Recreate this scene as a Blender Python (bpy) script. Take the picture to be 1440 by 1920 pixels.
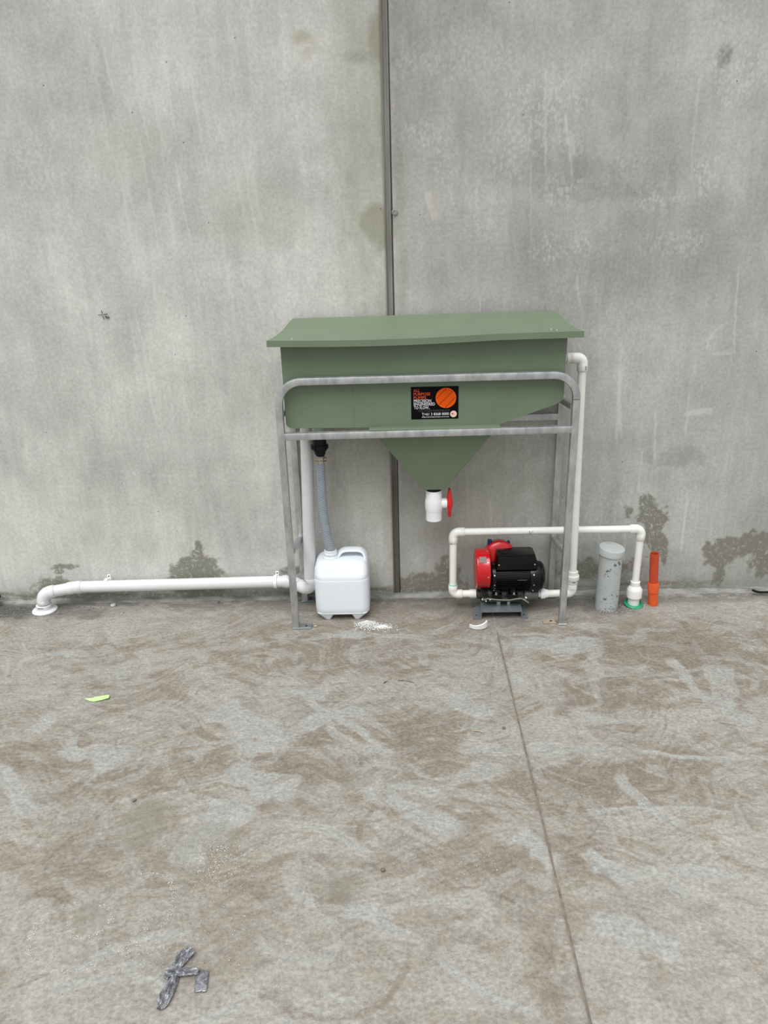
import bpy, bmesh, math, random
import numpy as np
from mathutils import Vector, Matrix, noise as mnoise
random.seed(7)
PI = math.pi
for o in list(bpy.data.objects): bpy.data.objects.remove(o)
C = bpy.context.scene.collection

# ---------------------------------------------------------------- camera
cd = bpy.data.cameras.new('camera'); cam = bpy.data.objects.new('camera', cd); C.objects.link(cam)
cd.sensor_fit = 'VERTICAL'; cd.sensor_height = 24; cd.sensor_width = 18; cd.lens = 18.0
cd.clip_start = .05; cd.clip_end = 200
p_, r_, a_ = [math.radians(v) for v in (21.294, -1.635, 1.48)]
F = Vector((-math.sin(a_)*math.cos(p_), math.cos(a_)*math.cos(p_), -math.sin(p_)))
rt = F.cross(Vector((0, 0, 1))).normalized(); up = rt.cross(F)
Rv = math.cos(r_)*rt + math.sin(r_)*up; Uv = -math.sin(r_)*rt + math.cos(r_)*up
cam.matrix_world = Matrix(((Rv.x, Uv.x, -F.x, 0), (Rv.y, Uv.y, -F.y, -3.2654), (Rv.z, Uv.z, -F.z, 1.70), (0, 0, 0, 1)))
bpy.context.scene.camera = cam

# ---------------------------------------------------------------- sky and sun (bright overcast)
w = bpy.data.worlds.new('overcast_sky'); bpy.context.scene.world = w; w.use_nodes = True
nt = w.node_tree; nt.nodes.clear()
tc = nt.nodes.new('ShaderNodeTexCoord'); sp = nt.nodes.new('ShaderNodeSeparateXYZ')
mr = nt.nodes.new('ShaderNodeMapRange'); mr.inputs[1].default_value = 0; mr.inputs[2].default_value = 1
cr = nt.nodes.new('ShaderNodeMix'); cr.data_type = 'RGBA'
cr.inputs[6].default_value = (.40, .41, .41, 1); cr.inputs[7].default_value = (1.32, 1.34, 1.35, 1)
bg = nt.nodes.new('ShaderNodeBackground'); bg.inputs[1].default_value = 1.0
ow = nt.nodes.new('ShaderNodeOutputWorld')
nt.links.new(tc.outputs['Generated'], sp.inputs[0]); nt.links.new(sp.outputs[2], mr.inputs[0])
nt.links.new(mr.outputs[0], cr.inputs[0]); nt.links.new(cr.outputs[2], bg.inputs[0]); nt.links.new(bg.outputs[0], ow.inputs[0])
sd = bpy.data.lights.new('sun', 'SUN'); sd.energy = 2.05; sd.angle = math.radians(42); sd.color = (1, .985, .96)
sun = bpy.data.objects.new('sun', sd); C.objects.link(sun)
sun.rotation_euler = Vector((.22, .50, -1)).to_track_quat('-Z', 'Y').to_euler()
vs = bpy.context.scene.view_settings
vs.view_transform = 'Standard'; vs.look = 'None'; vs.gamma = 1; vs.use_curve_mapping = False; vs.exposure = 0.10

# ---------------------------------------------------------------- materials
def nodes(name):
    m = bpy.data.materials.new(name); m.use_nodes = True
    t = m.node_tree; return m, t, t.nodes['Principled BSDF']
def N(t, ty, **k):
    n = t.nodes.new(ty)
    for a, b in k.items(): setattr(n, a, b)
    return n
def noise(t, sc, det=4, vec=None, rough=.6, dist=0):
    n = N(t, 'ShaderNodeTexNoise'); n.inputs['Scale'].default_value = sc; n.inputs['Detail'].default_value = det
    n.inputs['Roughness'].default_value = rough; n.inputs['Distortion'].default_value = dist
    if vec is not None: t.links.new(vec, n.inputs['Vector'])
    return n.outputs['Fac']
def ramp(t, v, stops):
    n = N(t, 'ShaderNodeValToRGB'); e = n.color_ramp.elements
    while len(e) < len(stops): e.new(.5)
    for el, (p, c) in zip(e, stops):
        el.position = p; el.color = (c, c, c, 1) if not hasattr(c, '__len__') else (*c, 1)
    t.links.new(v, n.inputs[0]); return n.outputs[0]
def mix(t, f, a, b, mode='MIX'):
    n = N(t, 'ShaderNodeMix', data_type='RGBA', blend_type=mode)
    for s, v in ((0, f), (6, a), (7, b)):
        if isinstance(v, (int, float)): n.inputs[s].default_value = v
        elif isinstance(v, tuple): n.inputs[s].default_value = (*v, 1)
        else: t.links.new(v, n.inputs[s])
    return n.outputs[2]
def mth(t, op, a, b=0.0, clamp=False):
    n = N(t, 'ShaderNodeMath', operation=op, use_clamp=clamp)
    for s, v in ((0, a), (1, b)):
        if isinstance(v, (int, float)): n.inputs[s].default_value = v
        else: t.links.new(v, n.inputs[s])
    return n.outputs[0]
def coords(t, scale=(1, 1, 1)):
    c = N(t, 'ShaderNodeTexCoord'); mp = N(t, 'ShaderNodeMapping'); mp.inputs['Scale'].default_value = scale
    t.links.new(c.outputs['Object'], mp.inputs[0]); return mp.outputs[0]
def attr(t, name):
    n = N(t, 'ShaderNodeAttribute', attribute_name=name); return n.outputs['Fac']
def bump(t, b, h, s=.3, d=.002):
    n = N(t, 'ShaderNodeBump'); n.inputs['Strength'].default_value = s; n.inputs['Distance'].default_value = d
    t.links.new(h, n.inputs['Height']); t.links.new(n.outputs[0], b.inputs['Normal'])
def simple(name, col, rough=.45, metal=0, var=.06, sc=18, bs=.0, spec=.5, col2=None, trans=0, stretch=(1, 1, 1), coat=0):
    m, t, b = nodes(name)
    v = coords(t, stretch); n = noise(t, sc, 5, v)
    lo = tuple(c*(1-var) for c in col) if col2 is None else col2
    hi = tuple(min(1, c*(1+var)) for c in col) if col2 is None else col
    t.links.new(ramp(t, n, [(.35, lo), (.65, hi)]), b.inputs['Base Color'])
    b.inputs['Metallic'].default_value = metal
    t.links.new(ramp(t, n, [(.3, max(0, rough-.06)), (.7, min(1, rough+.06))]), b.inputs['Roughness'])
    b.inputs['Specular IOR Level'].default_value = spec
    b.inputs['Coat Weight'].default_value = coat
    if trans: b.inputs['Transmission Weight'].default_value = trans
    if bs: bump(t, b, noise(t, sc*6, 4, v), bs, .001)
    return m
M = {}
M['green'] = simple('green_powder_coat', (.155, .205, .135), .42, 0, .05, 6, .05, spec=.4)
M['galv'] = simple('galvanised_steel', (.60, .61, .615), .40, .78, .1, 30, .08, col2=(.42, .44, .45), stretch=(1, 1, .5))
M['galv_dark'] = simple('grey_galvanised_bracket', (.22, .25, .26), .38, .45, .12, 25, .05)
M['pvc'] = simple('white_pvc', (.80, .80, .76), .32, 0, .03, 10)
M['pvc_duct'] = simple('pale_grey_white_pvc', (.70, .71, .72), .30, 0, .03, 8)
M['pvc_bright'] = simple('bright_white_pvc', (.86, .88, .90), .3, 0, .02, 10)
M['pvc_grey'] = simple('grey_pvc', (.43, .46, .46), .42, 0, .05, 12)
M['orange'] = simple('orange_conduit_plastic', (.70, .10, .022), .42, 0, .06, 25)
M['orange_dark'] = simple('red_orange_conduit_plastic', (.50, .062, .02), .4, 0, .08, 22)
M['red'] = simple('red_paint', (.50, .004, .009), .25, 0, .04, 12, spec=.5, coat=.2)
M['red_plastic'] = simple('red_plastic_handle', (.66, .012, .01), .35, 0, .03, 12)
M['black'] = simple('black_gloss_paint', (.003, .003, .0035), .22, 0, .3, 20, spec=.28)
M['black_p'] = simple('black_plastic', (.005, .005, .006), .35, 0, .3, 20, spec=.25)
M['dark_grey'] = simple('dark_grey_fitting', (.10, .10, .105), .45, 0, .1, 20)
M['castdark'] = simple('dark_casting', (.05, .052, .052), .35, .5, .3, 40, .1)
M['blue'] = simple('blue_paint', (.01, .03, .12), .4)
M['steel'] = simple('bright_steel', (.62, .61, .58), .28, .95, .06, 40)
M['brass'] = simple('nickel_brass_clamp', (.55, .47, .36), .3, .9, .1, 40)
M['rubber_seal'] = simple('grey_joint_sealant', (.21, .205, .20), .6, 0, .12, 30, .2, stretch=(1, 1, .15))
m, t, b = nodes('grey_joint_sealant_dirty')
_c = N(t, 'ShaderNodeTexCoord'); _s = N(t, 'ShaderNodeSeparateXYZ'); t.links.new(_c.outputs['Object'], _s.inputs[0])
_n = noise(t, 30, 5, coords(t, (1, 1, .12)))
_b = ramp(t, mth(t, 'ADD', _s.outputs[2], mth(t, 'MULTIPLY', noise(t, 2.5, 4, coords(t)), .8)), [(.0, 1.0), (.85, 1.0), (1.0, 0.0)])
_g = ramp(t, _n, [(.3, (.17, .165, .155)), (.7, (.30, .295, .285))])
_g = mix(t, ramp(t, noise(t, 3, 4, coords(t, (8, 1, 1))), [(.45, 0.0), (.65, .7)]), _g, (.20, .17, .14))
t.links.new(mix(t, mth(t, 'MULTIPLY', _b, .85), _g, (.10, .088, .072)), b.inputs['Base Color']); b.inputs['Roughness'].default_value = .7
bump(t, b, _n, .3, .002)
M['joint_sealant'] = m
M['hole'] = simple('dark_recess', (.015, .015, .014), .8)
M['green_ring'] = simple('green_pipe_sleeve', (.02, .30, .16), .45, 0, .1, 30)
M['solvent'] = simple('green_solvent_cement', (.30, .62, .50), .4, 0, .1, 60)
M['mark'] = simple('black_marker_ink', (.02, .02, .02), .6)
M['sticker'] = simple('black_sticker', (.002, .002, .003), .3, spec=.12)
M['st_or'] = simple('orange_print', (.95, .12, .005), .4, 0, .02, spec=.15)
M['st_red'] = simple('red_orange_print', (.72, .10, .03), .4, 0, .02, spec=.15)
M['st_wh'] = simple('white_print', (.72, .72, .72), .4, 0, .02, spec=.15)
M['st_grey'] = simple('faint_grey_print', (.10, .10, .10), .4, 0, .02)
M['st_pink'] = simple('pale_pink_seal', (.80, .62, .55), .35, 0, .08, 60)
M['leaf'] = simple('pale_lime_paper', (.52, .76, .33), .55, 0, .08, 40, .2)
M['scrap'] = simple('white_plastic_offcut', (.74, .75, .73), .4, 0, .04, 40)
M['brown'] = simple('brown_dusty_steel', (.36, .29, .22), .8, 0, .2, 60, .4)
M['joint_dust'] = simple('brown_joint_dust', (.26, .22, .18), .9, 0, .3, 30, .4, col2=(.14, .12, .10))
M['wood'] = simple('pale_wood', (.50, .42, .32), .8, 0, .15, 60)
M['grit'] = simple('white_grit', (.72, .71, .68), .7, 0, .1, 60)
M['stone'] = simple('brown_grey_stone', (.16, .13, .105), .85, 0, .3, 60, .4)
M['rubble'] = simple('dark_grey_crumbs', (.13, .13, .125), .9, 0, .4, 80, .4)
M['gravel'] = simple('pale_gravel', (.42, .39, .35), .9, 0, .3, 80, .4)
M['plate'] = simple('aluminium_nameplate', (.13, .11, .105), .35, .3, .3, 200)

def mat_can():
    m, t, b = nodes('translucent_white_polythene')
    b.inputs['Base Color'].default_value = (.80, .85, .90, 1); b.inputs['Roughness'].default_value = .33
    b.inputs['Subsurface Weight'].default_value = .35; b.inputs['Subsurface Radius'].default_value = (.03, .03, .03)
    b.inputs['Subsurface Scale'].default_value = .6
    return m
M['can'] = mat_can()
def mat_hose():
    m, t, b = nodes('braided_clear_hose')
    u = N(t, 'ShaderNodeUVMap'); sep = N(t, 'ShaderNodeSeparateXYZ'); t.links.new(u.outputs[0], sep.inputs[0])
    def spiral(k):
        s = mth(t, 'ADD', mth(t, 'MULTIPLY', sep.outputs[0], 2.0*PI*5*k), mth(t, 'MULTIPLY', sep.outputs[1], 560.0))
        return mth(t, 'GREATER_THAN', mth(t, 'SINE', s), .80)
    br = mth(t, 'MAXIMUM', spiral(1), spiral(-1))
    n = noise(t, 45, 3, coords(t))
    base = mix(t, n, (.24, .28, .33), (.42, .46, .50))
    c = mix(t, mth(t, 'MULTIPLY', br, .6), base, (.17, .20, .25))
    d = mth(t, 'ABSOLUTE', mth(t, 'SUBTRACT', sep.outputs[0], .83))
    dash = mth(t, 'GREATER_THAN', noise(t, 60, 2, coords(t, (1, 1, 1.2))), .45)
    line = mth(t, 'MULTIPLY', mth(t, 'LESS_THAN', d, .022), dash)
    t.links.new(mix(t, line, c, (.03, .035, .06)), b.inputs['Base Color'])
    b.inputs['Roughness'].default_value = .22
    bump(t, b, br, .4, .001)
    return m
M['hose'] = mat_hose()
def mat_tape():
    m, t, b = nodes('silver_duct_tape')
    n = noise(t, 60, 4, coords(t), .6, 1.5)
    t.links.new(ramp(t, n, [(.3, (.13, .135, .15)), (.7, (.40, .41, .44))]), b.inputs['Base Color'])
    b.inputs['Metallic'].default_value = .6; b.inputs['Roughness'].default_value = .24
    bump(t, b, noise(t, 140, 3, coords(t, (1, .5, 1)), .6, 2), .5, .003)
    return m
M['tape'] = mat_tape()

def mat_wall():
    m, t, b = nodes('cast_concrete_wall')
    v = coords(t); vs_ = coords(t, (1, 1, .12))
    n1 = noise(t, 3.2, 8, v, .62, .4); n2 = noise(t, 75, 4, v, .7); n3 = noise(t, 26, 5, vs_, .7)
    c = ramp(t, n1, [(.28, (.43, .432, .405)), (.52, (.50, .50, .472)), (.75, (.56, .56, .53))])
    c = mix(t, .32, c, mix(t, 1.0, c, ramp(t, n3, [(.3, .72), (.7, 1.2)]), 'MULTIPLY'))
    c = mix(t, .75, c, mix(t, 1.0, c, ramp(t, n2, [(.3, .80), (.7, 1.16)]), 'MULTIPLY'))
    # tone of the cast surface, with the left-to-right light falloff painted in
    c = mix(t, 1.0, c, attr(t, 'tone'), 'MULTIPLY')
    # whitish laitance scuffs in small lumps
    vo = N(t, 'ShaderNodeTexVoronoi'); vo.inputs['Scale'].default_value = 62; 
    wn = N(t, 'ShaderNodeTexNoise'); wn.inputs['Scale'].default_value = 28; t.links.new(v, wn.inputs['Vector'])
    va = N(t, 'ShaderNodeVectorMath', operation='MULTIPLY_ADD'); t.links.new(wn.outputs['Color'], va.inputs[0]); va.inputs[1].default_value = (.035, .035, .035); t.links.new(coords(t, (1.1, 1, .75)), va.inputs[2])
    t.links.new(va.outputs[0], vo.inputs[0])
    lump = ramp(t, vo.outputs['Distance'], [(.15, 1.0), (.62, 0.0)])
    sc = mth(t, 'MULTIPLY', lump, attr(t, 'scuff'), True)
    c = mix(t, mth(t, 'MULTIPLY', sc, .42), c, (.70, .70, .665))
    c = mix(t, mth(t, 'MULTIPLY', attr(t, 'streak'), .38, True), c, (.68, .68, .645))
    # damp / algae stains, plus a broad olive tint below the tank
    dn = noise(t, 55, 5, v, .7, .8)
    st = mth(t, 'MULTIPLY', attr(t, 'damp'), ramp(t, dn, [(.34, .1), (.47, 1.0)]), True)
    c = mix(t, mth(t, 'MULTIPLY', st, .9), c, (.15, .145, .10))
    ol = mth(t, 'MULTIPLY', attr(t, 'olive'), 1.0, True)
    c = mix(t, mth(t, 'MULTIPLY', ol, .72, True), c, (.25, .243, .165))
    c = mix(t, mth(t, 'MULTIPLY', attr(t, 'pink'), .5, True), c, (.48, .42, .33))
    # pin holes
    vh = N(t, 'ShaderNodeTexVoronoi'); vh.inputs['Scale'].default_value = 9.5; t.links.new(v, vh.inputs[0])
    ph = ramp(t, vh.outputs['Distance'], [(.022, 1.0), (.035, 0.0)])
    c = mix(t, mth(t, 'MULTIPLY', ph, .75), c, (.09, .09, .085))
    # fine specks near the base
    vq = N(t, 'ShaderNodeTexVoronoi'); vq.inputs['Scale'].default_value = 75; 
    vb = N(t, 'ShaderNodeVectorMath', operation='MULTIPLY_ADD'); t.links.new(wn.outputs['Color'], vb.inputs[0]); vb.inputs[1].default_value = (.06, .06, .06); t.links.new(coords(t, (.8, 1, 1.6)), vb.inputs[2])
    t.links.new(vb.outputs[0], vq.inputs[0])
    sk = mth(t, 'MULTIPLY', ramp(t, vq.outputs['Distance'], [(.13, 1.0), (.22, 0.0)]), mth(t, 'MULTIPLY', attr(t, 'speck'), ramp(t, n2, [(.45, 0.0), (.55, 1.0)])))
    c = mix(t, mth(t, 'MULTIPLY', sk, .7, True), c, (.12, .12, .11))
    t.links.new(c, b.inputs['Base Color'])
    b.inputs['Roughness'].default_value = .82; b.inputs['Specular IOR Level'].default_value = .3
    bump(t, b, mth(t, 'ADD', mth(t, 'MULTIPLY', n2, .6), mth(t, 'MULTIPLY', n3, .5)), .35, .003)
    return m
M['wall'] = mat_wall()

def mat_floor():
    m, t, b = nodes('dusty_concrete_slab')
    v = coords(t)
    n1 = noise(t, 4.0, 8, v, .65, 1.2); n2 = noise(t, 90, 4, v, .7); n4 = noise(t, 22, 6, v, .68, .9)
    grey = ramp(t, n1, [(.3, (.275, .258, .228)), (.7, (.365, .347, .312))])
    brown = ramp(t, n4, [(.3, (.170, .145, .117)), (.7, (.268, .232, .192))])
    d = mth(t, 'ADD', attr(t, 'dust'), mth(t, 'MULTIPLY', mth(t, 'SUBTRACT', n4, .5), 1.3))
    c = mix(t, ramp(t, d, [(.22, 0.0), (.85, .95)]), grey, brown)
    c = mix(t, mth(t, 'MULTIPLY', attr(t, 'bare'), 1.0, True), c, ramp(t, n4, [(.3, (.295, .295, .276)), (.7, (.375, .378, .358))]))
    c = mix(t, 1.0, c, ramp(t, n2, [(.28, .72), (.72, 1.24)]), 'MULTIPLY')
    n5 = noise(t, 45, 5, coords(t, (.45, 1, 1)), .7, 1.5)
    c = mix(t, 1.0, c, ramp(t, n5, [(.3, .84), (.7, 1.14)]), 'MULTIPLY')
    c = mix(t, mth(t, 'MULTIPLY', attr(t, 'damp'), .7, True), c, (.20, .185, .15))
    c = mix(t, mth(t, 'MULTIPLY', attr(t, 'joint'), .5, True), c, (.15, .125, .10))
    c = mix(t, mth(t, 'MULTIPLY', mth(t, 'MULTIPLY', attr(t, 'dirt'), ramp(t, n5, [(.3, .5), (.6, 1.1)])), .85, True), c, (.12, .118, .108))
    vq = N(t, 'ShaderNodeTexVoronoi'); vq.inputs['Scale'].default_value = 110; t.links.new(v, vq.inputs[0])
    gate = ramp(t, noise(t, 7, 4, v, .7), [(.50, 0.0), (.68, 1.0)])
    sk = mth(t, 'MULTIPLY', ramp(t, vq.outputs['Distance'], [(.12, 1.0), (.2, 0.0)]), gate)
    c = mix(t, mth(t, 'MULTIPLY', sk, .6), c, (.10, .08, .065))
    t.links.new(c, b.inputs['Base Color'])
    b.inputs['Roughness'].default_value = .9; b.inputs['Specular IOR Level'].default_value = .25
    h = mth(t, 'ADD', mth(t, 'MULTIPLY', n2, .5), mth(t, 'ADD', mth(t, 'MULTIPLY', n4, .8), mth(t, 'MULTIPLY', attr(t, 'relief'), 1.0)))
    bump(t, b, h, .45, .005)
    return m
M['floor'] = mat_floor()
M['mortar'] = simple('grey_mortar_fillet', (.33, .33, .315), .9, 0, .2, 26, .8, col2=(.15, .15, .138), stretch=(.4, 1, 1))

# ---------------------------------------------------------------- object helpers
def link(name, me, m=None, parent=None, smooth=None, label=None):
    o = bpy.data.objects.new(name, me); C.objects.link(o)
    if m is not None and not me.materials: me.materials.append(M[m])
    if parent is not None: o.parent = parent
    if label: o['label'] = label
    if smooth is not None and len(me.polygons):
        me.polygons.foreach_set('use_smooth', [True]*len(me.polygons))
        me.set_sharp_from_angle(angle=math.radians(smooth))
    return o
def obj(name, bm, m, parent=None, smooth=35, label=None):
    bmesh.ops.recalc_face_normals(bm, faces=bm.faces)
    me = bpy.data.meshes.new(name); bm.to_mesh(me); bm.free()
    return link(name, me, m, parent, smooth, label)
def thing(name, label, cat, group=None):
    o = bpy.data.objects.new(name, None); C.objects.link(o); o.empty_display_size = .05
    o['label'] = label; o['category'] = cat
    if group: o['group'] = group
    return o
def tag(o, label, cat, group=None, kind=None):
    o['label'] = label; o['category'] = cat
    if group: o['group'] = group
    if kind: o['kind'] = kind
    return o
def BM(): return bmesh.new()
def box(bm, x0, x1, y0, y1, z0, z1, bev=0, seg=2, mat=None):
    r = bmesh.ops.create_cube(bm, size=1); vs_ = r['verts']
    for v in vs_:
        v.co = Vector((x0+(v.co.x+.5)*(x1-x0), y0+(v.co.y+.5)*(y1-y0), z0+(v.co.z+.5)*(z1-z0)))
    if bev:
        es = list({e for v in vs_ for e in v.link_edges})
        r = bmesh.ops.bevel(bm, geom=es, offset=bev, segments=seg, affect='EDGES', profile=.5)
        vs_ = list({v for f in r['faces'] for v in f.verts} | {v for v in vs_ if v.is_valid})
    if mat is not None: bmesh.ops.transform(bm, matrix=mat, verts=vs_)
    return bm
def frames(pts):
    pts = [Vector(p) for p in pts]; T = []
    for i in range(len(pts)):
        a = pts[max(0, i-1)]; b = pts[min(len(pts)-1, i+1)]; T.append((b-a).normalized())
    ref = Vector((0, 1, 0)) if abs(T[0].y) < .9 else Vector((0, 0, 1))
    n = (ref - T[0]*ref.dot(T[0])).normalized(); out = []
    for i, t in enumerate(T):
        n = (n - t*n.dot(t)).normalized(); out.append((pts[i], t, n, t.cross(n)))
    return out
def sweep(bm, pts, radii, seg=20, cap=True, uv=False, prof=None):
    fr = frames(pts); rings = []
    for i, (p, t, n, b) in enumerate(fr):
        r = radii[i] if hasattr(radii, '__len__') else radii
        if prof: rings.append([bm.verts.new(p + n*q[0] + b*q[1]) for q in prof])
        else: rings.append([bm.verts.new(p + n*(r*math.cos(2*PI*k/seg)) + b*(r*math.sin(2*PI*k/seg))) for k in range(seg)])
    s = len(rings[0]); L = 0; ul = bm.loops.layers.uv.verify() if uv else None
    for i in range(len(rings)-1):
        L2 = L + (fr[i+1][0]-fr[i][0]).length
        for k in range(s):
            f = bm.faces.new((rings[i][k], rings[i][(k+1) % s], rings[i+1][(k+1) % s], rings[i+1][k]))
            if uv:
                for lp, (a, c) in zip(f.loops, ((k/s, L), ((k+1)/s, L), ((k+1)/s, L2), (k/s, L2))): lp[ul].uv = (a, c)
        L = L2
    if cap: bm.faces.new(rings[0][::-1]); bm.faces.new(rings[-1])
    return bm
def lathe(bm, prof, origin=(0, 0, 0), axis=(0, 0, 1), seg=28, cap=True):
    """prof: (radius, distance along axis)"""
    a = Vector(axis).normalized(); ref = Vector((0, 1, 0)) if abs(a.y) < .9 else Vector((1, 0, 0))
    n = (ref-a*ref.dot(a)).normalized(); b = a.cross(n); o = Vector(origin); rings = []
    for r, h in prof:
        rings.append([bm.verts.new(o + a*h + (n*math.cos(2*PI*k/seg)+b*math.sin(2*PI*k/seg))*max(r, 1e-5)) for k in range(seg)])
    for i in range(len(rings)-1):
        for k in range(seg):
            bm.faces.new((rings[i][k], rings[i][(k+1) % seg], rings[i+1][(k+1) % seg], rings[i+1][k]))
    if cap: bm.faces.new(rings[0][::-1]); bm.faces.new(rings[-1])
    return bm
def arc_path(A, B, D, r, n=8):
    """straight A->B->D with the corner at B rounded by radius r; returns only the arc points"""
    A, B, D = Vector(A), Vector(B), Vector(D)
    u = (A-B).normalized(); v = (D-B).normalized(); ang = u.angle(v); t = r/math.tan(ang/2)
    c = B + (u+v).normalized()*(r/math.sin(ang/2)); P0 = B+u*t; P1 = B+v*t
    a = P0-c; tot = a.angle(P1-c); ax = a.cross(P1-c).normalized()
    return [c + Matrix.Rotation(tot*i/n, 3, ax) @ a for i in range(n+1)]
def pipe(name, A, B, r, m, parent, seg=22, **k):
    return obj(name, sweep(BM(), [A, B], r, seg), m, parent, **k)
def elbow(name, A, B, D, r, m, parent, cr, sock, ro=None, label=None):
    """pressure elbow with thicker sockets at both ends"""
    ro = ro or r*1.22; arc = arc_path(A, B, D, cr); bm = BM()
    A, B, D = Vector(A), Vector(B), Vector(D)
    u = (A-B).normalized(); v = (D-B).normalized()
    s0 = arc[0]+u*sock; s1 = arc[-1]+v*sock
    pts = [s0, s0-u*.0015] + [arc[0]+u*.0005] + arc + [arc[-1]+v*.0005, s1-v*.0015, s1]
    rr = [ro-.0015, ro, ro] + [ro*.985]*len(arc) + [ro, ro, ro-.0015]
    sweep(bm, pts, rr, 24)
    return obj(name, bm, m, parent, smooth=50, label=label)
def mesh_np(name, verts, faces, m, parent=None, smooth=None):
    me = bpy.data.meshes.new(name); me.from_pydata(verts, [], faces); me.update()
    return link(name, me, m, parent, smooth)

# ---------------------------------------------------------------- numpy painting of surface colour
rng = np.random.default_rng(11)
def vnoise(x, y, seed):
    g = np.random.default_rng(seed).random((257, 257)); g[256] = g[0]; g[:, 256] = g[:, 0]
    xi = np.floor(x).astype(int); yi = np.floor(y).astype(int); fx = x-xi; fy = y-yi
    fx = fx*fx*(3-2*fx); fy = fy*fy*(3-2*fy); xi %= 256; yi %= 256
    return (g[xi, yi]*(1-fx)*(1-fy)+g[xi+1, yi]*fx*(1-fy)+g[xi, yi+1]*(1-fx)*fy+g[xi+1, yi+1]*fx*fy)
def fbm(x, y, sc, seed, o=5, g=.55):
    s = 0; a = 1; t = 0
    for i in range(o):
        s = s + a*vnoise(x*sc+13.7*i, y*sc+7.1*i, seed+i); t += a; a *= g; sc *= 2.03
    return s/t
def sm(a, b, x): u = np.clip((x-a)/(b-a), 0, 1); return u*u*(3-2*u)
def blob(X, Y, cx, cy, rx, ry, seed, rough=.5, edge=.25, sc=None, rot=0):
    c, s = math.cos(rot), math.sin(rot); dx = (X-cx)*c+(Y-cy)*s; dy = -(X-cx)*s+(Y-cy)*c
    d = np.sqrt((dx/rx)**2+(dy/ry)**2) + (fbm(X, Y, sc or 1.6/min(rx, ry), seed)-.5)*2*rough
    return 1-sm(1-edge, 1+edge, d)
def strokes(X, Y, A, lst, amp=1.0):
    """soft streaky sweeps: (x0,y0,x1,y1,width,strength)"""
    R = np.zeros_like(X)
    for i, s in enumerate(lst):
        x0, y0, x1, y1, wd = s[:5]; k = s[5] if len(s) > 5 else 1; bend = s[6] if len(s) > 6 else rng.uniform(-.12, .12)
        L = math.hypot(x1-x0, y1-y0); ux, uy = (x1-x0)/L, (y1-y0)/L
        m = (X > min(x0, x1)-wd*2) & (X < max(x0, x1)+wd*2) & (Y > min(y0, y1)-wd*2) & (Y < max(y0, y1)+wd*2)
        if not m.any(): continue
        x = X[m]-x0; y = Y[m]-y0; a = (x*ux+y*uy)/L; q = (-x*uy+y*ux)
        wob = (fbm(X[m], Y[m], 9, 300+i, 3)-.5)*wd*1.2
        q = q + bend*L*4*a*(1-a) + wob
        st = fbm(q*180/1.0, a*L*5, 1, 500+i, 3)
        edge = (fbm(X[m], Y[m], 14, 900+i, 3)-.5)*.5
        f = (1-sm(.70, .98, np.abs(q)/(wd/2)+edge))*sm(0, .10, a+edge*.12)*(1-sm(.82, 1.0, a+edge*.2))
        A[m] = np.maximum(A[m], f*k*(.55+.75*st)*amp)
        R[m] += f*(st-.5)
    return R
def grid_mesh(name, xs, ys, zf, plane, m, parent, attrs):
    X, Y = np.meshgrid(xs, ys); nx, ny = len(xs), len(ys)
    Zv = zf(X, Y) if zf else np.zeros_like(X)
    co = np.stack([X, Y, Zv] if plane == 'floor' else [X, Zv, Y], -1).reshape(-1, 3).astype(np.float32)
    i = np.arange(ny-1)[:, None]*nx+np.arange(nx-1)[None, :]
    q = np.stack([i, i+1, i+nx+1, i+nx], -1).reshape(-1, 4).astype(np.int32)
    me = bpy.data.meshes.new(name); me.vertices.add(len(co)); me.vertices.foreach_set('co', co.ravel())
    me.loops.add(q.size); me.loops.foreach_set('vertex_index', q.ravel())
    me.polygons.add(len(q)); me.polygons.foreach_set('loop_start', np.arange(len(q), dtype=np.int32)*4)
    me.polygons.foreach_set('loop_total', np.full(len(q), 4, np.int32)); me.update(calc_edges=True)
    for k, A in attrs(X, Y).items():
        at = me.attributes.new(k, 'FLOAT', 'POINT'); at.data.foreach_set('value', A.ravel().astype(np.float32))
    me.polygons.foreach_set('use_smooth', [True]*len(q))
    return link(name, me, m, parent)

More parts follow.
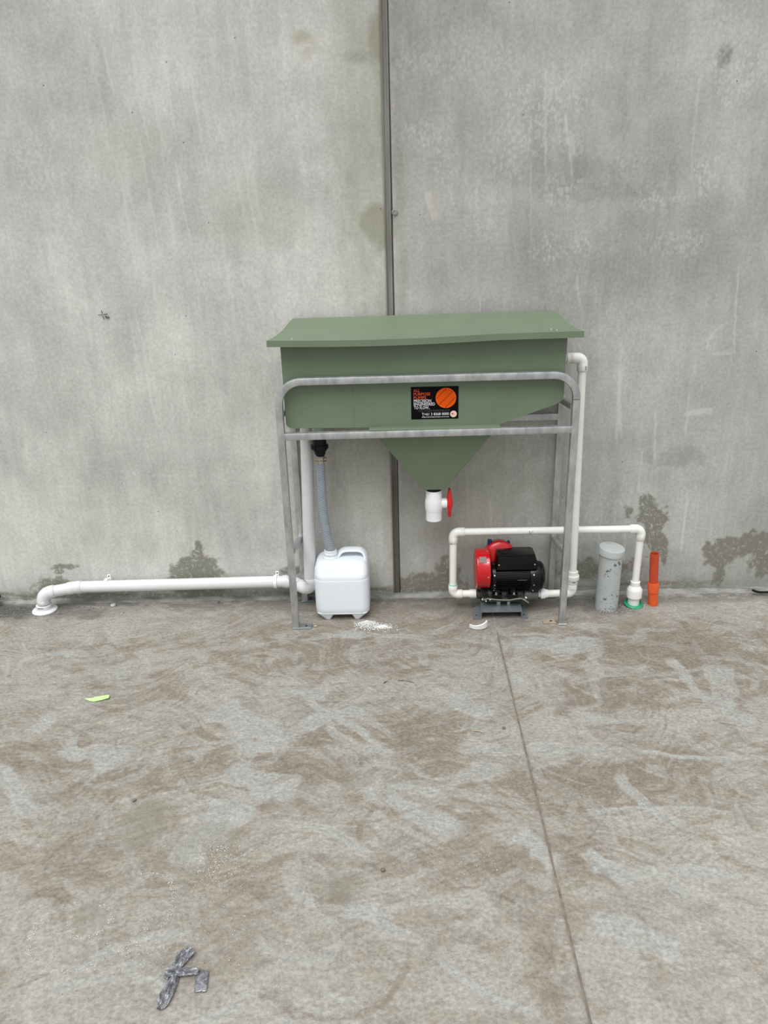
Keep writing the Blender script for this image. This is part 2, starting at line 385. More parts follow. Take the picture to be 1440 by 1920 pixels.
# ================================================================ WALL
JX0, JX1 = -.047, -.005
def wall_attrs(X, Z):
    d = {}
    tone = 1.0 + (fbm(X, Z, 1.3, 21, 4)-.5)*.55 + (fbm(X*1.6, Z*.8, 4.0, 27, 4)-.5)*.30 + (fbm(X, Z, 16.0, 29, 4)-.5)*.10
    tone *= np.where(X > JX1-.001, .86, 1.12)                       # sideways light falloff painted in: left panel lighter, right panel darker
    tone *= 1+.05*blob(X, Z, -.75, .80, .6, .35, 31, .4, .6)-.07*blob(X, Z, 1.3, .5, .6, .5, 33, .4, .6)
    for (cx, cz, rx, rz, k) in ((.62, 1.83, .22, .06, -.16), (.55, 1.98, .05, .14, -.13), (.86, 1.95, .03, .16, -.10), (.80, 1.75, .18, .03, -.12),
                                (1.221, 2.20, .028, .03, -.42), (1.20, 2.13, .02, .05, -.14), (-.10, 2.24, .09, .02, -.2),
                                (-.78, 1.03, .045, .04, -.10), (1.22, .66, .12, .04, -.16), (.45, 1.30, .25, .05, -.08), (-.62, 1.75, .5, .2, -.03)):
        tone *= 1+k*blob(X, Z, cx, cz, rx, rz, int(abs(cx*900)), .8, .5)
    tone *= 1-.16*(1-sm(.02, .22, Z+.12*(fbm(X, Z, 6, 71)-.5)))      # darker towards the foot of the wall, irregular edge
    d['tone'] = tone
    scf = np.zeros_like(X)
    for (cx, cz, rx, rz, k) in ((-1.40, 1.92, .09, .10, .8), (-1.33, 1.72, .035, .10, .9), (-1.08, 1.20, .05, .09, .95), (-1.03, 1.03, .06, .04, .6),
                                (-.70, 1.45, .14, .08, .75), (-.40, 1.36, .12, .07, .7), (-.48, 1.72, .12, .05, .6), (-.35, 2.08, .12, .10, .5), (-.9, 2.2, .12, .08, .4),
                                (.58, 2.08, .16, .08, .9), (.52, 1.95, .13, .05, .8), (.65, 1.93, .07, .05, .7), (.42, 1.90, .06, .10, .6), (.62, 1.76, .10, .06, .8), (.52, 1.99, .05, .04, .8),
                                (.90, 1.85, .07, .04, .7), (1.19, 1.79, .06, .07, 1.0), (1.02, 1.72, .10, .04, .8), (.61, 1.54, .07, .05, .7), (.74, 1.56, .06, .05, .8),
                                (1.02, 1.55, .09, .05, .6), (1.15, 1.56, .09, .05, .7), (1.28, 2.14, .10, .10, .8), (1.2, 2.33, .09, .06, .6), (.13, 1.98, .08, .06, .7), (.2, 1.85, .05, .07, .6),
                                (1.30, 1.18, .03, .05, .6), (.30, 2.22, .3, .08, .5), (-.95, 1.6, .2, .06, .4), (-1.2, 1.5, .12, .05, .4), (-.55, 1.25, .15, .04, .5)):
        scf = np.maximum(scf, k*blob(X, Z, cx, cz, rx, rz, int(abs(cx*777)+5), .9, .45))
    scf = np.maximum(scf, .35*sm(.56, .72, fbm(X, Z, 3.0, 83, 4)))
    d['scuff'] = scf
    S = np.zeros_like(X); lst = []
    for i in range(60):
        x = rng.uniform(-1.15, -.45) if i < 36 else rng.uniform(.2, 1.4); z = rng.uniform(1.2, 2.5) if i < 36 else rng.uniform(.3, 2.3)
        lst.append((x, z, x+rng.uniform(.0, .05), z-rng.uniform(.2, .5), rng.uniform(.006, .016), rng.uniform(.5, 1.0), .01))
    lst += [(1.22, .86, 1.36, .865, .03, .9), (.73, 1.46, .76, 1.30, .01, .8), (.13, 1.78, .155, 1.66, .03, .9, .02), (1.37, 1.24, 1.29, 1.12, .012, .8, .2), (1.31, 1.115, 1.40, 1.11, .02, .8), (.20, 1.8, .23, 1.70, .008, .8),
            (-1.15, .62, -.95, .60, .01, .5), (.72, .90, .735, 1.25, .006, .3)]
    strokes(X, Z, S, lst); d['streak'] = S
    D = np.zeros_like(X)
    for (cx, cz, rx, rz, s, rg, e) in ((-.975, .10, .13, .13, 41, .55, .12), (-.965, .235, .035, .03, 42, .9, .15), (-.955, .27, .015, .03, 43, .9, .2), (-1.05, .09, .10, .05, 44, .6, .15),
                                    (1.105, .40, .035, .075, 45, 1.0, .15), (1.15, .32, .05, .10, 46, 1.1, .12), (1.18, .24, .03, .06, 47, 1.1, .12), (1.03, .41, .02, .03, 48, 1.0, .15), (1.21, .18, .015, .05, 49, .8, .2),
                                    (1.60, .235, .15, .06, 50, .6, .12), (1.47, .19, .08, .08, 51, .6, .12), (1.67, .16, .07, .10, 52, .6, .15), (1.48, .08, .03, .08, 53, .8, .2),
                                    (-1.60, .18, .05, .015, 54, .9, .2), (-1.63, .155, .03, .012, 55, .9, .2), (.47, .2, .10, .02, 56, 1.0, .3), (-1.68, .07, .10, .05, 57, .9, .3), (.88, .12, .2, .05, 58, 1.0, .3), (-.54, .14, .06, .02, 59, .8, .3), (.10, .07, .15, .06, 60, 1.0, .3), (.2, .12, .05, .07, 61, .8, .3)):
        D = np.maximum(D, blob(X, Z, cx, cz, rx, rz, s, rg, e, sc=30))
    low = (1-sm(.01, .09, Z+.09*(fbm(X, Z, 9, 91)-.5)))*sm(.40, .62, fbm(X, Z*3, 6, 92))
    band = (1-sm(.035, .06, Z+.02*(fbm(X, Z, 12, 93)-.5)))*(.35+.9*sm(.42, .6, fbm(X*.35, Z*6, 7, 94, 4)))
    d['damp'] = np.maximum(np.maximum(D*.85, low*.75), band*.75)
    O = np.zeros_like(X)
    for (cx, cz, rx, rz, k) in ((-.10, 1.66, .07, .07, 1.3), (-.06, 1.62, .03, .06, 1.2), (-.16, 1.74, .05, .22, .55), (-.13, 1.9, .09, .3, .4), (-.06, 2.30, .03, .06, 1.1), (-.12, 2.26, .08, .03, .5),
                                (-.05, 2.1, .03, .3, .6), (-.18, 1.83, .02, .04, .7), (-.13, 1.55, .05, .12, .5), (-.065, 1.4, .03, .2, .5), (.01, 1.75, .02, .6, .35), (.02, 1.5, .03, .08, .5), (-.22, 1.68, .04, .03, .4),
                                (-.15, .78, .13, .05, .5), (-.2, .70, .12, .06, .4), (-.06, .5, .03, .4, .5), (-.33, 2.31, .03, .02, .7), (-.3, 2.27, .05, .02, .4), (.008, .5, .02, .5, .3), (-.15, 1.85, .10, .55, .45), (-.095, 1.655, .05, .040, 1.6), (-.056, 2.29, .020, .10, 1.4), (-.2, .6, .2, .3, .35), (.3, .5, .3, .3, .38), (-.052, 1.2, .012, .9, .5)):  # includes two broad olive patches on the wall below the tank
        O = np.maximum(O, k*blob(X, Z, cx, cz, rx, rz, int(abs(cx*1000+cz*100)), .75, .85, sc=14))
    d['olive'] = np.clip(O, 0, 1.2)
    Pk = np.zeros_like(X)
    for (cx, cz, rx, rz) in ((-.33, 2.25, .022, .025), (-.36, 2.31, .018, .02), (.15, 1.72, .02, .05), (-.30, 2.30, .02, .015), (-.55, 1.70, .2, .12), (-1.05, 1.95, .15, .1)):
        k = .25 if rx > .1 else 1
        Pk = np.maximum(Pk, k*blob(X, Z, cx, cz, rx, rz, int(abs(cx*500)+9), .6, .4))
    d['pink'] = Pk
    sp_ = (1-sm(.05, .40, Z+.1*(fbm(X, Z, 4, 95)-.5)))*sm(.42, .6, fbm(X, Z, 5, 96))*.9
    sp_ = np.maximum(sp_, (1-sm(.05, .30, Z))*blob(X, Z, -.85, .15, .5, .2, 97, .5, .5))
    d['speck'] = sp_
    return d
wall = bpy.data.objects.new('wall_back', None); C.objects.link(wall); wall['kind'] = 'structure'
zs = np.concatenate([np.linspace(-.05, 2.55, 470), np.linspace(2.6, 3.6, 12)])
def frange(a, b, n): return list(np.linspace(a, b, n))
def panel(xs, side):
    def zf(X, Z):                                             # slight ripple of the cast face, chamfer at the joint
        base = (fbm(X, Z, 2.2, 5, 3)-.5)*-.003
        if side < 0: e = np.clip((X-(JX0-.006))/.006, 0, 1); d = .012
        else: e = np.clip(((JX1)-X)/.012, 0, 1); d = .014
        return base*(1-e)+e*d + 0.0015
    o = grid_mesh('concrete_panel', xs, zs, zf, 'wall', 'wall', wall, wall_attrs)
    return o
xl = np.array(frange(-3.2, -2.0, 8)[:-1]+frange(-2.0, JX0-.006, 350)+[JX0])
xr = np.array([JX1-.012, JX1]+frange(JX1+.004, 1.9, 345)+frange(1.95, 3.2, 8))
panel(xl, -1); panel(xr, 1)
# body of the panels behind the painted face
bm = BM(); box(bm, -3.2, JX0-.001, .02, .17, -.05, 3.6); obj('panel_body', bm, 'mortar', wall)
bm = BM(); box(bm, JX1-.012, 3.2, .02, .17, -.05, 3.6); obj('panel_body', bm, 'mortar', wall)
# sealant bead in the panel joint
bm = BM()
prof = [(JX0-.002, .06), (JX0-.002, .012), (-.043, .010), (-.041, .014), (-.036, .0105), (-.030, .0125), (-.027, .009), (-.0225, .008), (-.0205, .013), (-.0195, .022), (-.0184, .022), (-.0178, .024), (-.0176, .030), (-.0174, .06)]
nz = 60; rows = []
for i in range(nz):
    z = -.03+3.6*i/(nz-1); dx = .0015*math.sin(z*3.1)+.0008*mnoise.noise(Vector((0, 0, z*9)))
    rows.append([bm.verts.new((x+(dx if 1 < j < 11 else 0), y+.0012*mnoise.noise(Vector((x*90, 3, z*7))), z)) for j, (x, y) in enumerate(prof)])
for i in range(nz-1):
    for j in range(len(prof)-1): bm.faces.new((rows[i][j], rows[i][j+1], rows[i+1][j+1], rows[i+1][j]))
obj('joint_sealant', bm, 'joint_sealant', wall, smooth=40)
bm = BM(); box(bm, JX0-.001, JX1, .058, .17, -.05, 3.6); obj('joint_backing', bm, 'hole', wall)
# small plug on the joint edge
bm = BM(); lathe(bm, [(.012, 0), (.0125, .002), (.009, .004), (.005, .0025)], (-.008, .001, 1.70), (0, -1, 0), 14)
obj('joint_plug', bm, 'mortar', wall)
# setting out cross drawn on the wall with the letters beside it
bm = BM(); Yw = -.0035
def wline(bm, x0, z0, x1, z1, wd=.0018):
    d = Vector((x1-x0, 0, z1-z0)); n = Vector((-d.z, 0, d.x)).normalized()*wd/2
    a, b = Vector((x0, Yw, z0)), Vector((x1, Yw, z1))
    vv = [bm.verts.new(a+n), bm.verts.new(a-n), bm.verts.new(b-n), bm.verts.new(b+n)]; bm.faces.new(vv)
    vv2 = [bm.verts.new(v.co+Vector((0, .002, 0))) for v in vv]; bm.faces.new(vv2[::-1])
mx, mz = -1.2335, 1.334
wline(bm, mx-.019, mz, mx, mz); wline(bm, mx+.004, mz+.001, mx+.021, mz+.003, .0026)
wline(bm, mx-.003, mz+.019, mx-.001, mz+.005); wline(bm, mx+.001, mz-.004, mx+.003, mz-.019)
wline(bm, mx+.009, mz-.0065, mx+.016, mz-.0085, .0026); wline(bm, mx+.0125, mz-.0075, mx+.0135, mz-.016, .0026)
for k in range(8):
    a0, a1 = 2*PI*k/8, 2*PI*(k+1)/8
    wline(bm, mx+.0215+.0042*math.cos(a0), mz-.0115+.0032*math.sin(a0), mx+.0215+.0042*math.cos(a1), mz-.0115+.0032*math.sin(a1), .002)
o = obj('survey_mark', bm, 'mark', wall, label='small black hand drawn cross on the wall')

# mortar fillet along the foot of the wall
bm = BM(); n = 260; rows = []
for i in range(n):
    x = -2.6+5.2*i/(n-1); k = .42+.35*mnoise.noise(Vector((x*4, 1, 0)))+.3*mnoise.noise(Vector((x*19, 2, 0)))+.15*mnoise.noise(Vector((x*60, 2, 0))); k = max(.06, k)
    rr = [(0, .026*k), (-.010, .022*k), (-.022, .016*k), (-.030*(.6+.6*k), .006*k), (-.038*(.5+.8*k), -.002)]
    rows.append([bm.verts.new((x, .004+y, z+.0015*mnoise.noise(Vector((x*60, y*80, 3))))) for y, z in rr])
for i in range(n-1):
    for j in range(4): bm.faces.new((rows[i][j], rows[i][j+1], rows[i+1][j+1], rows[i+1][j]))
o = obj('trim_1', bm, 'mortar', None, smooth=60); o['kind'] = 'structure'

# ================================================================ FLOOR
FS = [(-0.13,-1.28,0.18,-1.50,0.108,1,.05),(0.50,-1.57,0.61,-1.71,0.073),(0.71,-1.66,0.91,-1.68,0.05),(0.75,-1.14,1.22,-1.18,0.028),(1.21,-0.61,1.17,-1.11,0.110,.8),(0.40,-0.48,0.84,-0.49,0.12),(-0.74,-0.89,-0.37,-1.11,0.169),(-0.61,-1.21,-0.34,-1.36,0.126),(-0.58,-1.34,-0.65,-1.65,0.157),(-1.36,-1.02,-1.31,-0.89,0.075),(0.35,-0.70,0.58,-0.91,0.101,.7),(0.06,-1.90,0.30,-2.05,0.03,.9,.08),(0.50,-1.44,1.00,-1.45,0.018),(-0.39,-0.99,-0.12,-0.90,0.095),(-0.11,-1.37,0.35,-1.17,0.109,.8),(0.66,-1.26,0.83,-1.51,0.06),(0.30,-1.51,0.43,-1.62,0.090),(0.17,-1.14,0.77,-1.18,0.083,.8),(-0.29,-0.80,-0.50,-0.76,0.099),(-1.27,-0.59,-0.99,-0.63,0.143,.8),(-1.20,-1.06,-0.93,-1.15,0.113),(-0.06,-1.11,-0.41,-0.79,0.039),(1.06,-0.57,1.11,-0.93,0.05),(-1.62,-0.54,-1.35,-0.48,0.065),(-0.18,-1.76,-0.01,-1.86,0.061),(-1.37,-1.20,-1.15,-1.44,0.053),(0.45,-1.80,0.68,-1.92,0.12),(0.16,-0.81,0.32,-0.97,0.074),(-0.37,-0.36,0.14,-0.42,0.062)]
for i in range(230):
    x = rng.uniform(-1.7, 1.6); y = -rng.uniform(.25, 2.1); L = rng.uniform(.06, .38); a = rng.normal(-.35, .8)
    FS.append((x, y, x+L*math.cos(a), y+L*math.sin(a), rng.uniform(.008, .07), rng.uniform(.25, .8), rng.uniform(-.3, .3)))
def floor_attrs(X, Y):
    d = {}
    d['joint'] = np.exp(-((X-JT+.004*(fbm(Y*0+1, Y, 6, 161)-.5))/.0070)**2)*(Y < -.36)*sm(.2, .5, fbm(X*3, Y, 9, 162))
    wx = X+.10*(fbm(X, Y, 3, 101)-.5)*2; wy = Y+.08*(fbm(X, Y, 3, 111)-.5)*2
    aniso = fbm(wx*.55+wy*.30, wy*1.7-wx*.25, 2.6, 121, 6, .6)
    big = fbm(X, Y, 1.1, 131, 3)
    dust = sm(.36, .66, aniso*.75+big*.30-.02+(fbm(X, Y, 14, 171, 4)-.5)*.22)
    fld = fbm(X, Y, 1.6, 181, 3)*9
    sa, ca = np.sin(fld), np.cos(fld)
    u1 = X+.12*sa; v1 = Y+.10*ca
    fine = fbm(u1*1.2+v1*.9, v1*13-u1*5, 5, 191, 5, .65)
    fine2 = fbm(u1*1.0-v1*1.5, v1*9+u1*8, 6, 197, 4, .65)
    dust = dust*.62+.26+(fine-.5)*1.1+(fine2-.5)*.8
    dust = dust*(.45+.62*sm(-2.15, -1.1, Y))
    dust *= 1-.35*sm(-.45, -.2, Y)
    for (cx, cy, rx, ry, k) in ((.0, -.98, .35, .12, .35), (-.35, -1.22, .28, .07, .4), (-1.05, -.75, .2, .09, .35), (-1.3, -1.15, .3, .08, .3), (1.0, -.55, .3, .08, .3), (.7, -1.33, .3, .07, .4), (.35, -1.65, .15, .12, .3), (.85, -.85, .5, .1, .2), (.33, -1.95, .05, .12, .5), (-.2, -.62, .3, .08, .35)):
        dust = np.maximum(dust, dust+k*blob(X, Y, cx, cy, rx, ry, int(abs(cx*311)+3), .8, .6, sc=7))
    B = np.zeros_like(X); R = strokes(X, Y, B, FS)
    DK = np.zeros_like(X); ls = []
    for i in range(240):
        x = rng.uniform(-1.7, 1.6); y = -rng.uniform(.25, 2.1); L = rng.uniform(.05, .35); a = rng.normal(-.2, .9)
        ls.append((x, y, x+L*math.cos(a), y+L*math.sin(a), rng.uniform(.006, .05), rng.uniform(.3, .9), rng.uniform(-.35, .35)))
    R2 = strokes(X, Y, DK, ls)
    d['dust'] = dust+.42*DK
    d['bare'] = B*(1-.5*DK)
    dm = np.zeros_like(X)
    for (cx, cy, rx, ry, k) in ((-.80, -1.45, .075, .10, .75), (-.60, -1.52, .13, .07, .5), (-.20, -1.70, .045, .035, .8), (-.19, -1.70, .075, .05, .4), (-.84, -1.79, .045, .04, .55), (-.62, -1.62, .1, .05, .3), (.10, -1.3, .1, .05, .0),
                                (1.2, -1.8, .2, .1, .35), (-.17, -1.27, .05, .05, .35), (-.02, -.29, .03, .02, .3), (.95, -.30, .1, .02, .45), (-1.05, -.2, .2, .02, .3)):
        dm = np.maximum(dm, k*blob(X, Y, cx, cy, rx, ry, int(abs(cx*411)+3), .3, .35, sc=16))
    d['damp'] = dm
    dirt = (1-sm(.045, .16, -Y+.10*(fbm(X, Y, 7, 141)-.5)))*sm(.30, .6, fbm(X, Y*2, 14, 142))*.85
    for (cx, cy, rx, ry, k) in ((-1.85, -.10, .22, .09, 1.2), (-1.60, -.12, .16, .05, .9), (.92, -.13, .14, .09, 1.0), (.85, -.07, .25, .05, .9), (-1.46, -.16, .05, .025, .9), (.43, -.17, .2, .12, .75), (1.28, -.09, .2, .03, .7), (-.47, -.1, .2, .04, .5), (.2, -.1, .2, .05, .5)):
        dirt = np.maximum(dirt, k*blob(X, Y, cx, cy, rx, ry, int(abs(cx*611)+3), .8, .5, sc=12))
    d['dirt'] = dirt
    d['relief'] = R*1.1-R2*.9+aniso*.5+(fine-.5)*1.6+(fine2-.5)*1.2
    return d
floor = bpy.data.objects.new('floor', None); C.objects.link(floor); floor['kind'] = 'structure'
JT = .399                                                     # sawn joint
ysf = np.concatenate([np.linspace(-5.2, -2.5, 16)[:-1], np.linspace(-2.5, -.30, 500), np.linspace(-.295, .02, 75)])
def fz(X, Y):
    z = (fbm(X, Y, 3, 151, 3)-.5)*.003
    k = np.exp(-((X-JT)/.012)**2)
    return z*(1-k)*np.where(Y < -2.6, 0, 1) - .0015
g = .0030
def slab(xs): return grid_mesh('concrete_slab', xs, ysf, fz, 'floor', 'floor', floor, floor_attrs)
slab(np.array(frange(-3.2, -2.05, 6)[:-1]+frange(-2.05, JT-g, 545)))
slab(np.array(frange(JT+g, 1.95, 345)+frange(2.0, 3.2, 6)))
bm = BM(); box(bm, JT-g-.001, JT+g+.001, -5.2, -.36, -.02, -.0034); obj('sawn_joint', bm, 'joint_dust', floor, label='dark sawn joint running towards the wall')
bm = BM(); box(bm, JT-g-.001, JT+g+.001, -.36, .02, -.02, -.0018); obj('joint_filler', bm, 'mortar', floor)
bm = BM(); box(bm, -3.2, 3.2, -5.2, .02, -.12, -.021); obj('slab_base', bm, 'mortar', floor)

# ================================================================ SUPPORT FRAME
fr = thing('tank_stand', 'galvanised square tube stand with rounded front hoop carrying the green tank', 'stand')
FXL, FXR, FY, RY = -.480, .689, -.289, -.032
def sq(h, b=.004):
    pts = []
    for cx, cy, a0 in ((1, 1, 0), (-1, 1, 90), (-1, -1, 180), (1, -1, 270)):
        for k in range(3):
            a = math.radians(a0+45*k); pts.append((cx*(h-b)+b*math.cos(a), cy*(h-b)+b*math.sin(a)))
    return pts
H = .0145
def tube(name, pts, parent, h=H, **k): return obj(name, sweep(BM(), pts, 0, prof=sq(h)), 'galv', parent, **k)
TZ = 1.094; cr_ = .095
tube('leg', [(FXL, FY, .004), (FXL, FY, TZ-cr_)], fr)
tube('leg', [(FXR, FY, .004), (FXR, FY, TZ-cr_)], fr)
hoop = arc_path((FXL, FY, 0), (FXL, FY, TZ), (0, FY, TZ), cr_, 12)+arc_path((0, FY, TZ+.003), (FXR, FY, TZ+.003), (FXR, FY, 0), cr_, 12)
tube('top_rail', hoop, fr, label='front rail bent down at both ends into the legs')
tube('leg', [(FXL+.012, RY, .004), (FXL+.012, RY, .96)], fr)
tube('leg', [(FXR-.003, RY, .004), (FXR-.003, RY, .965)], fr)
tube('lower_rail', [(FXL+H, FY, .873), (FXR-H, FY, .879)], fr)
tube('rear_rail', [(FXL+H+.012, RY, .862), (FXR-H, RY, .866)], fr)
tube('side_rail', [(FXL+.004, FY+H, .958), (FXL+.004, RY-H, .958)], fr, h=.012)
tube('side_rail', [(FXR-.004, FY+H, .965), (FXR-.004, RY-H, .940)], fr, h=.0125)
tube('side_brace', [(FXL+.004, FY+H, .362), (FXL+.010, RY-H, .320)], fr, h=.0125)
tube('side_brace', [(FXR-.002, FY+H, .338), (FXR-.002, RY-H, .300)], fr, h=.0125)
def foot(x0, x1, y0, y1, hx, m, **k):
    bm = BM(); box(bm, x0, x1, y0, y1, .0, .005, .0012, 1); lathe(bm, [(.005, .0048), (.005, .0056)], (hx, (y0+y1)/2, 0)); 
    o = obj('foot_plate', bm, m, fr, **k)
    bm = BM(); lathe(bm, [(.0055, 0), (.0055, .0006)], (hx, (y0+y1)/2, .0053)); obj('bolt_hole', bm, 'hole', o)
foot(FXL-.019, FXL+.070, FY-.018, FY+.022, FXL+.045, 'galv_dark')
bm = BM(); box(bm, FXR-.020, FXR+.020, FY-.019, FY+.019, 0, .005, .001, 1); obj('foot_plate', bm, 'galv', fr)
foot(FXR-.080, FXR-.026, FY-.006, FY+.030, FXR-.045, 'brown', label='brown dusty plate beside the right front foot')
foot(FXL-.006, FXL+.060, RY-.022, RY+.020, FXL+.040, 'galv_dark')
foot(FXR-.060, FXR+.018, RY-.022, RY+.020, FXR-.035, 'galv_dark')
for (x, y, z) in ((FXL, FY, .873), (FXR, FY, .879)):           # weld beads
    s = 1 if x < 0 else -1
    bm = BM(); sweep(bm, [(x+s*(H+.001), y-.013, z-.014), (x+s*(H+.001), y-.0155, z-.008), (x+s*(H+.001), y-.0155, z+.008), (x+s*(H+.001), y-.013, z+.014)], .0028, 8)
    obj('weld_bead', bm, 'steel', fr)

# ================================================================ TANK
tk = thing('separator_tank', 'green sheet metal interceptor tank with sagging lid and funnel bottom, black printed label', 'tank')
BX0, BX1, BY0, BY1 = -.462, .647, -.262, -.052
def topz(y): return 1.232+(y-BY0)/(BY1-BY0)*.045
bm = BM()
bot = []
for k in range(6):
    a = PI+PI/2*k/5; bot.append((BX0+.022+.022*math.cos(a), .921+.022*math.sin(a)))
bot += [(-.13, .8955), (.392, .8955)]
for k in range(5):
    t = k/4; bot.append((.60+.045*t, .968+.012*t+.014*t*t))
loop = [(BX0, None)]+bot+[(BX1, None)]
def wallsheet(y):
    return [bm.verts.new((x, y, topz(y) if z is None else z)) for x, z in loop]
f0, b0 = wallsheet(BY0), wallsheet(BY1)
bm.faces.new(f0); bm.faces.new(b0[::-1])
for i in range(len(loop)):
    j = (i+1) % len(loop); bm.faces.new((f0[i], f0[j], b0[j], b0[i]))
obj('tank_body', bm, 'green', tk, smooth=25)
bm = BM(); box(bm, -.1885, -.1865, BY0-.0008, BY0+.004, .90, 1.225); obj('seam', bm, 'green', tk)
bm = BM(); box(bm, -.128, .395, FY-.010, BY1, .889, .8965, .001, 1); obj('flange', bm, 'green', tk)
# funnel
def frustum(a, b):
    vs0 = [bm.verts.new(p) for p in a]; vs1 = [bm.verts.new(p) for p in b]
    n_ = len(a)
    for i in range(n_): bm.faces.new((vs0[i], vs0[(i+1) % n_], vs1[(i+1) % n_], vs1[i]))
    bm.faces.new(vs0[::-1]); bm.faces.new(vs1)
bm = BM(); y0, y1 = BY0, BY1
def rrect(x0, x1, ya, yb, r, z, n=3):
    out = []
    for cx, cy, a0 in ((x1-r, yb-r, 0), (x0+r, yb-r, 90), (x0+r, ya+r, 180), (x1-r, ya+r, 270)):
        for k in range(n+1):
            a = math.radians(a0+90*k/n); out.append((cx+r*math.cos(a), cy+r*math.sin(a), z))
    return out
frustum(rrect(-.128, .395, y0, y1, .006, .889), rrect(.093, .182, -.195, -.105, .006, .600))
obj('funnel', bm, 'green', tk, smooth=20)
# lid: bowed sheet with turned down lip
nx, ny = 40, 14
yk = [(-.325, 1.256), (-.25, 1.258), (-.18, 1.264), (-.12, 1.279), (-.03, 1.302)]
def lidz(y):
    for (a, za), (b, zb) in zip(yk, yk[1:]):
        if a <= y <= b:
            t = (y-a)/(b-a); return za+(zb-za)*t
    return yk[-1][1]
# smooth the profile
def lz(y): return (lidz(max(-.325, y-.025))+lidz(y)+lidz(min(-.03, y+.025)))/3
def lid_pt(s, y):
    t = (y+.325)/.295
    x0 = -.503+.066*t; x1 = .694-.056*t
    x = x0+(x1-x0)*s
    z = lz(y) + (.003+.007*s) - .0085*math.sin(PI*min(1, s*1.35))*(1-t)*(1 if s < .74 else 0) 
    return Vector((x, y, z))
bm = BM(); ul = bm; top = []; 
ys_ = [-.325+.295*j/(ny-1) for j in range(ny)]
grid = [[bm.verts.new(lid_pt(i/(nx-1), y)) for i in range(nx)] for y in ys_]
for j in range(ny-1):
    for i in range(nx-1): bm.faces.new((grid[j][i], grid[j][i+1], grid[j+1][i+1], grid[j+1][i]))
ring = grid[0][:]+[grid[j][-1] for j in range(1, ny)]+grid[-1][::-1][1:]+[grid[j][0] for j in range(ny-2, 0, -1)]
def off(v, dz, k): return Vector((v.co.x+(.1-v.co.x)*k, v.co.y+(.002 if v.co.y < -.3 else 0)*(k > 0), v.co.z-dz))
r1 = [bm.verts.new(off(v, .0035, -.0012)) for v in ring]; r2 = [bm.verts.new(off(v, .024, -.0012)) for v in ring]
r3 = [bm.verts.new(Vector((v.co.x*.995, v.co.y+(.004 if v.co.y < -.3 else 0), v.co.z-.024))) for v in ring]
r4 = [bm.verts.new(Vector((v.co.x*.995, v.co.y+(.004 if v.co.y < -.3 else 0), v.co.z-.006))) for v in ring]
n_ = len(ring)
for A, B in ((ring, r1), (r1, r2), (r2, r3), (r3, r4)):
    for i in range(n_): bm.faces.new((A[i], A[(i+1) % n_], B[(i+1) % n_], B[i]))
g2 = [[None]*nx for _ in range(ny)]
idx = {v: k for k, v in enumerate(ring)}
for j in range(ny):
    for i in range(nx):
        v = grid[j][i]; g2[j][i] = r4[idx[v]] if v in idx else bm.verts.new(v.co-Vector((0, 0, .004)))
for j in range(ny-1):
    for i in range(nx-1): bm.faces.new((g2[j][i], g2[j+1][i], g2[j+1][i+1], g2[j][i+1]))
lid = obj('lid', bm, 'green', tk, smooth=40, label='pale green bowed lid with turned down front lip')
for (s, y) in ((.075, -.300), (.925, -.292), (.912, -.272)):
    p = lid_pt(s, y); bm = BM()
    lathe(bm, [(.0085, -.001), (.0085, .001), (.006, .0025), (.0055, .0055), (.003, .007)], p, (0, 0, 1), 12)
    obj('screw', bm, 'steel', lid)
# sticker
SY = BY0-.0012
SX0, SX1, SZ0, SZ1 = .0425, .2305, .925, 1.056
bm = BM(); box(bm, SX0, SX1, SY, BY0+.001, SZ0, SZ1); stk = obj('sticker', bm, 'sticker', tk, label='black printed label with an orange disc')
def text(s, x, z, h, m, parent, y=SY-.0004, wd=None, name='lettering', bold=0):
    cu = bpy.data.curves.new('t', 'FONT'); cu.body = s; cu.size = 1; cu.extrude = .012/ max(h, .001)*.01; cu.offset = bold; cu.resolution_u = 2
    t = bpy.data.objects.new('t', cu); C.objects.link(t); bpy.context.view_layer.update()
    me = bpy.data.meshes.new_from_object(t.evaluated_get(bpy.context.evaluated_depsgraph_get()))
    bpy.data.objects.remove(t); n = len(me.vertices); co = np.empty(n*3); me.vertices.foreach_get('co', co); co = co.reshape(-1, 3)
    x0, x1 = co[:, 0].min(), co[:, 0].max(); sc = h/.70; sx = sc if wd is None else wd/(x1-x0)
    out = np.stack([x+(co[:, 0]-x0)*sx, y-np.sign(co[:, 2])*.0002, z+co[:, 1]*sc], -1)
    me.vertices.foreach_set('co', out.ravel()); me.materials.clear(); me.update()
    return link(name, me, m, parent)
def sx_(u): return SX0+(SX1-SX0)*u
def sz_(v): return SZ1-(SZ1-SZ0)*v
W_ = SX1-SX0
for s, u, v, wd, m in (('ALL', .05, .155, .135, 'st_red'), ('PURPOSE', .055, .265, .35, 'st_red'), ('PUMPS', .055, .375, .265, 'st_red'),
                       ('PRECISION', .055, .475, .37, 'st_wh'), ('ENGINEERED', .055, .575, .45, 'st_wh'), ('TO FLOW..', .06, .685, .335, 'st_wh')):
    text(s, sx_(u), sz_(v), .0118, m, stk, wd=wd*W_, bold=.012)
text('FOR ALL YOUR PUMPING REQUIREMENTS CALL US TODAY', sx_(.15), sz_(.735), .003, 'st_grey', stk, wd=.68*W_)
text('OR VISIT OUR WEBSITE FOR MORE INFORMATION', sx_(.15), sz_(.772), .003, 'st_grey', stk, wd=.66*W_)
text('T+61 3 8368 0000', sx_(.225), sz_(.885), .0108, 'st_wh', stk, wd=.575*W_, bold=.01)
text('allpurposepumps.com.au', sx_(.225), sz_(.95), .0060, 'st_wh', stk, wd=.575*W_)
cxs, czs, rs = sx_(.735), sz_(.355), .0405
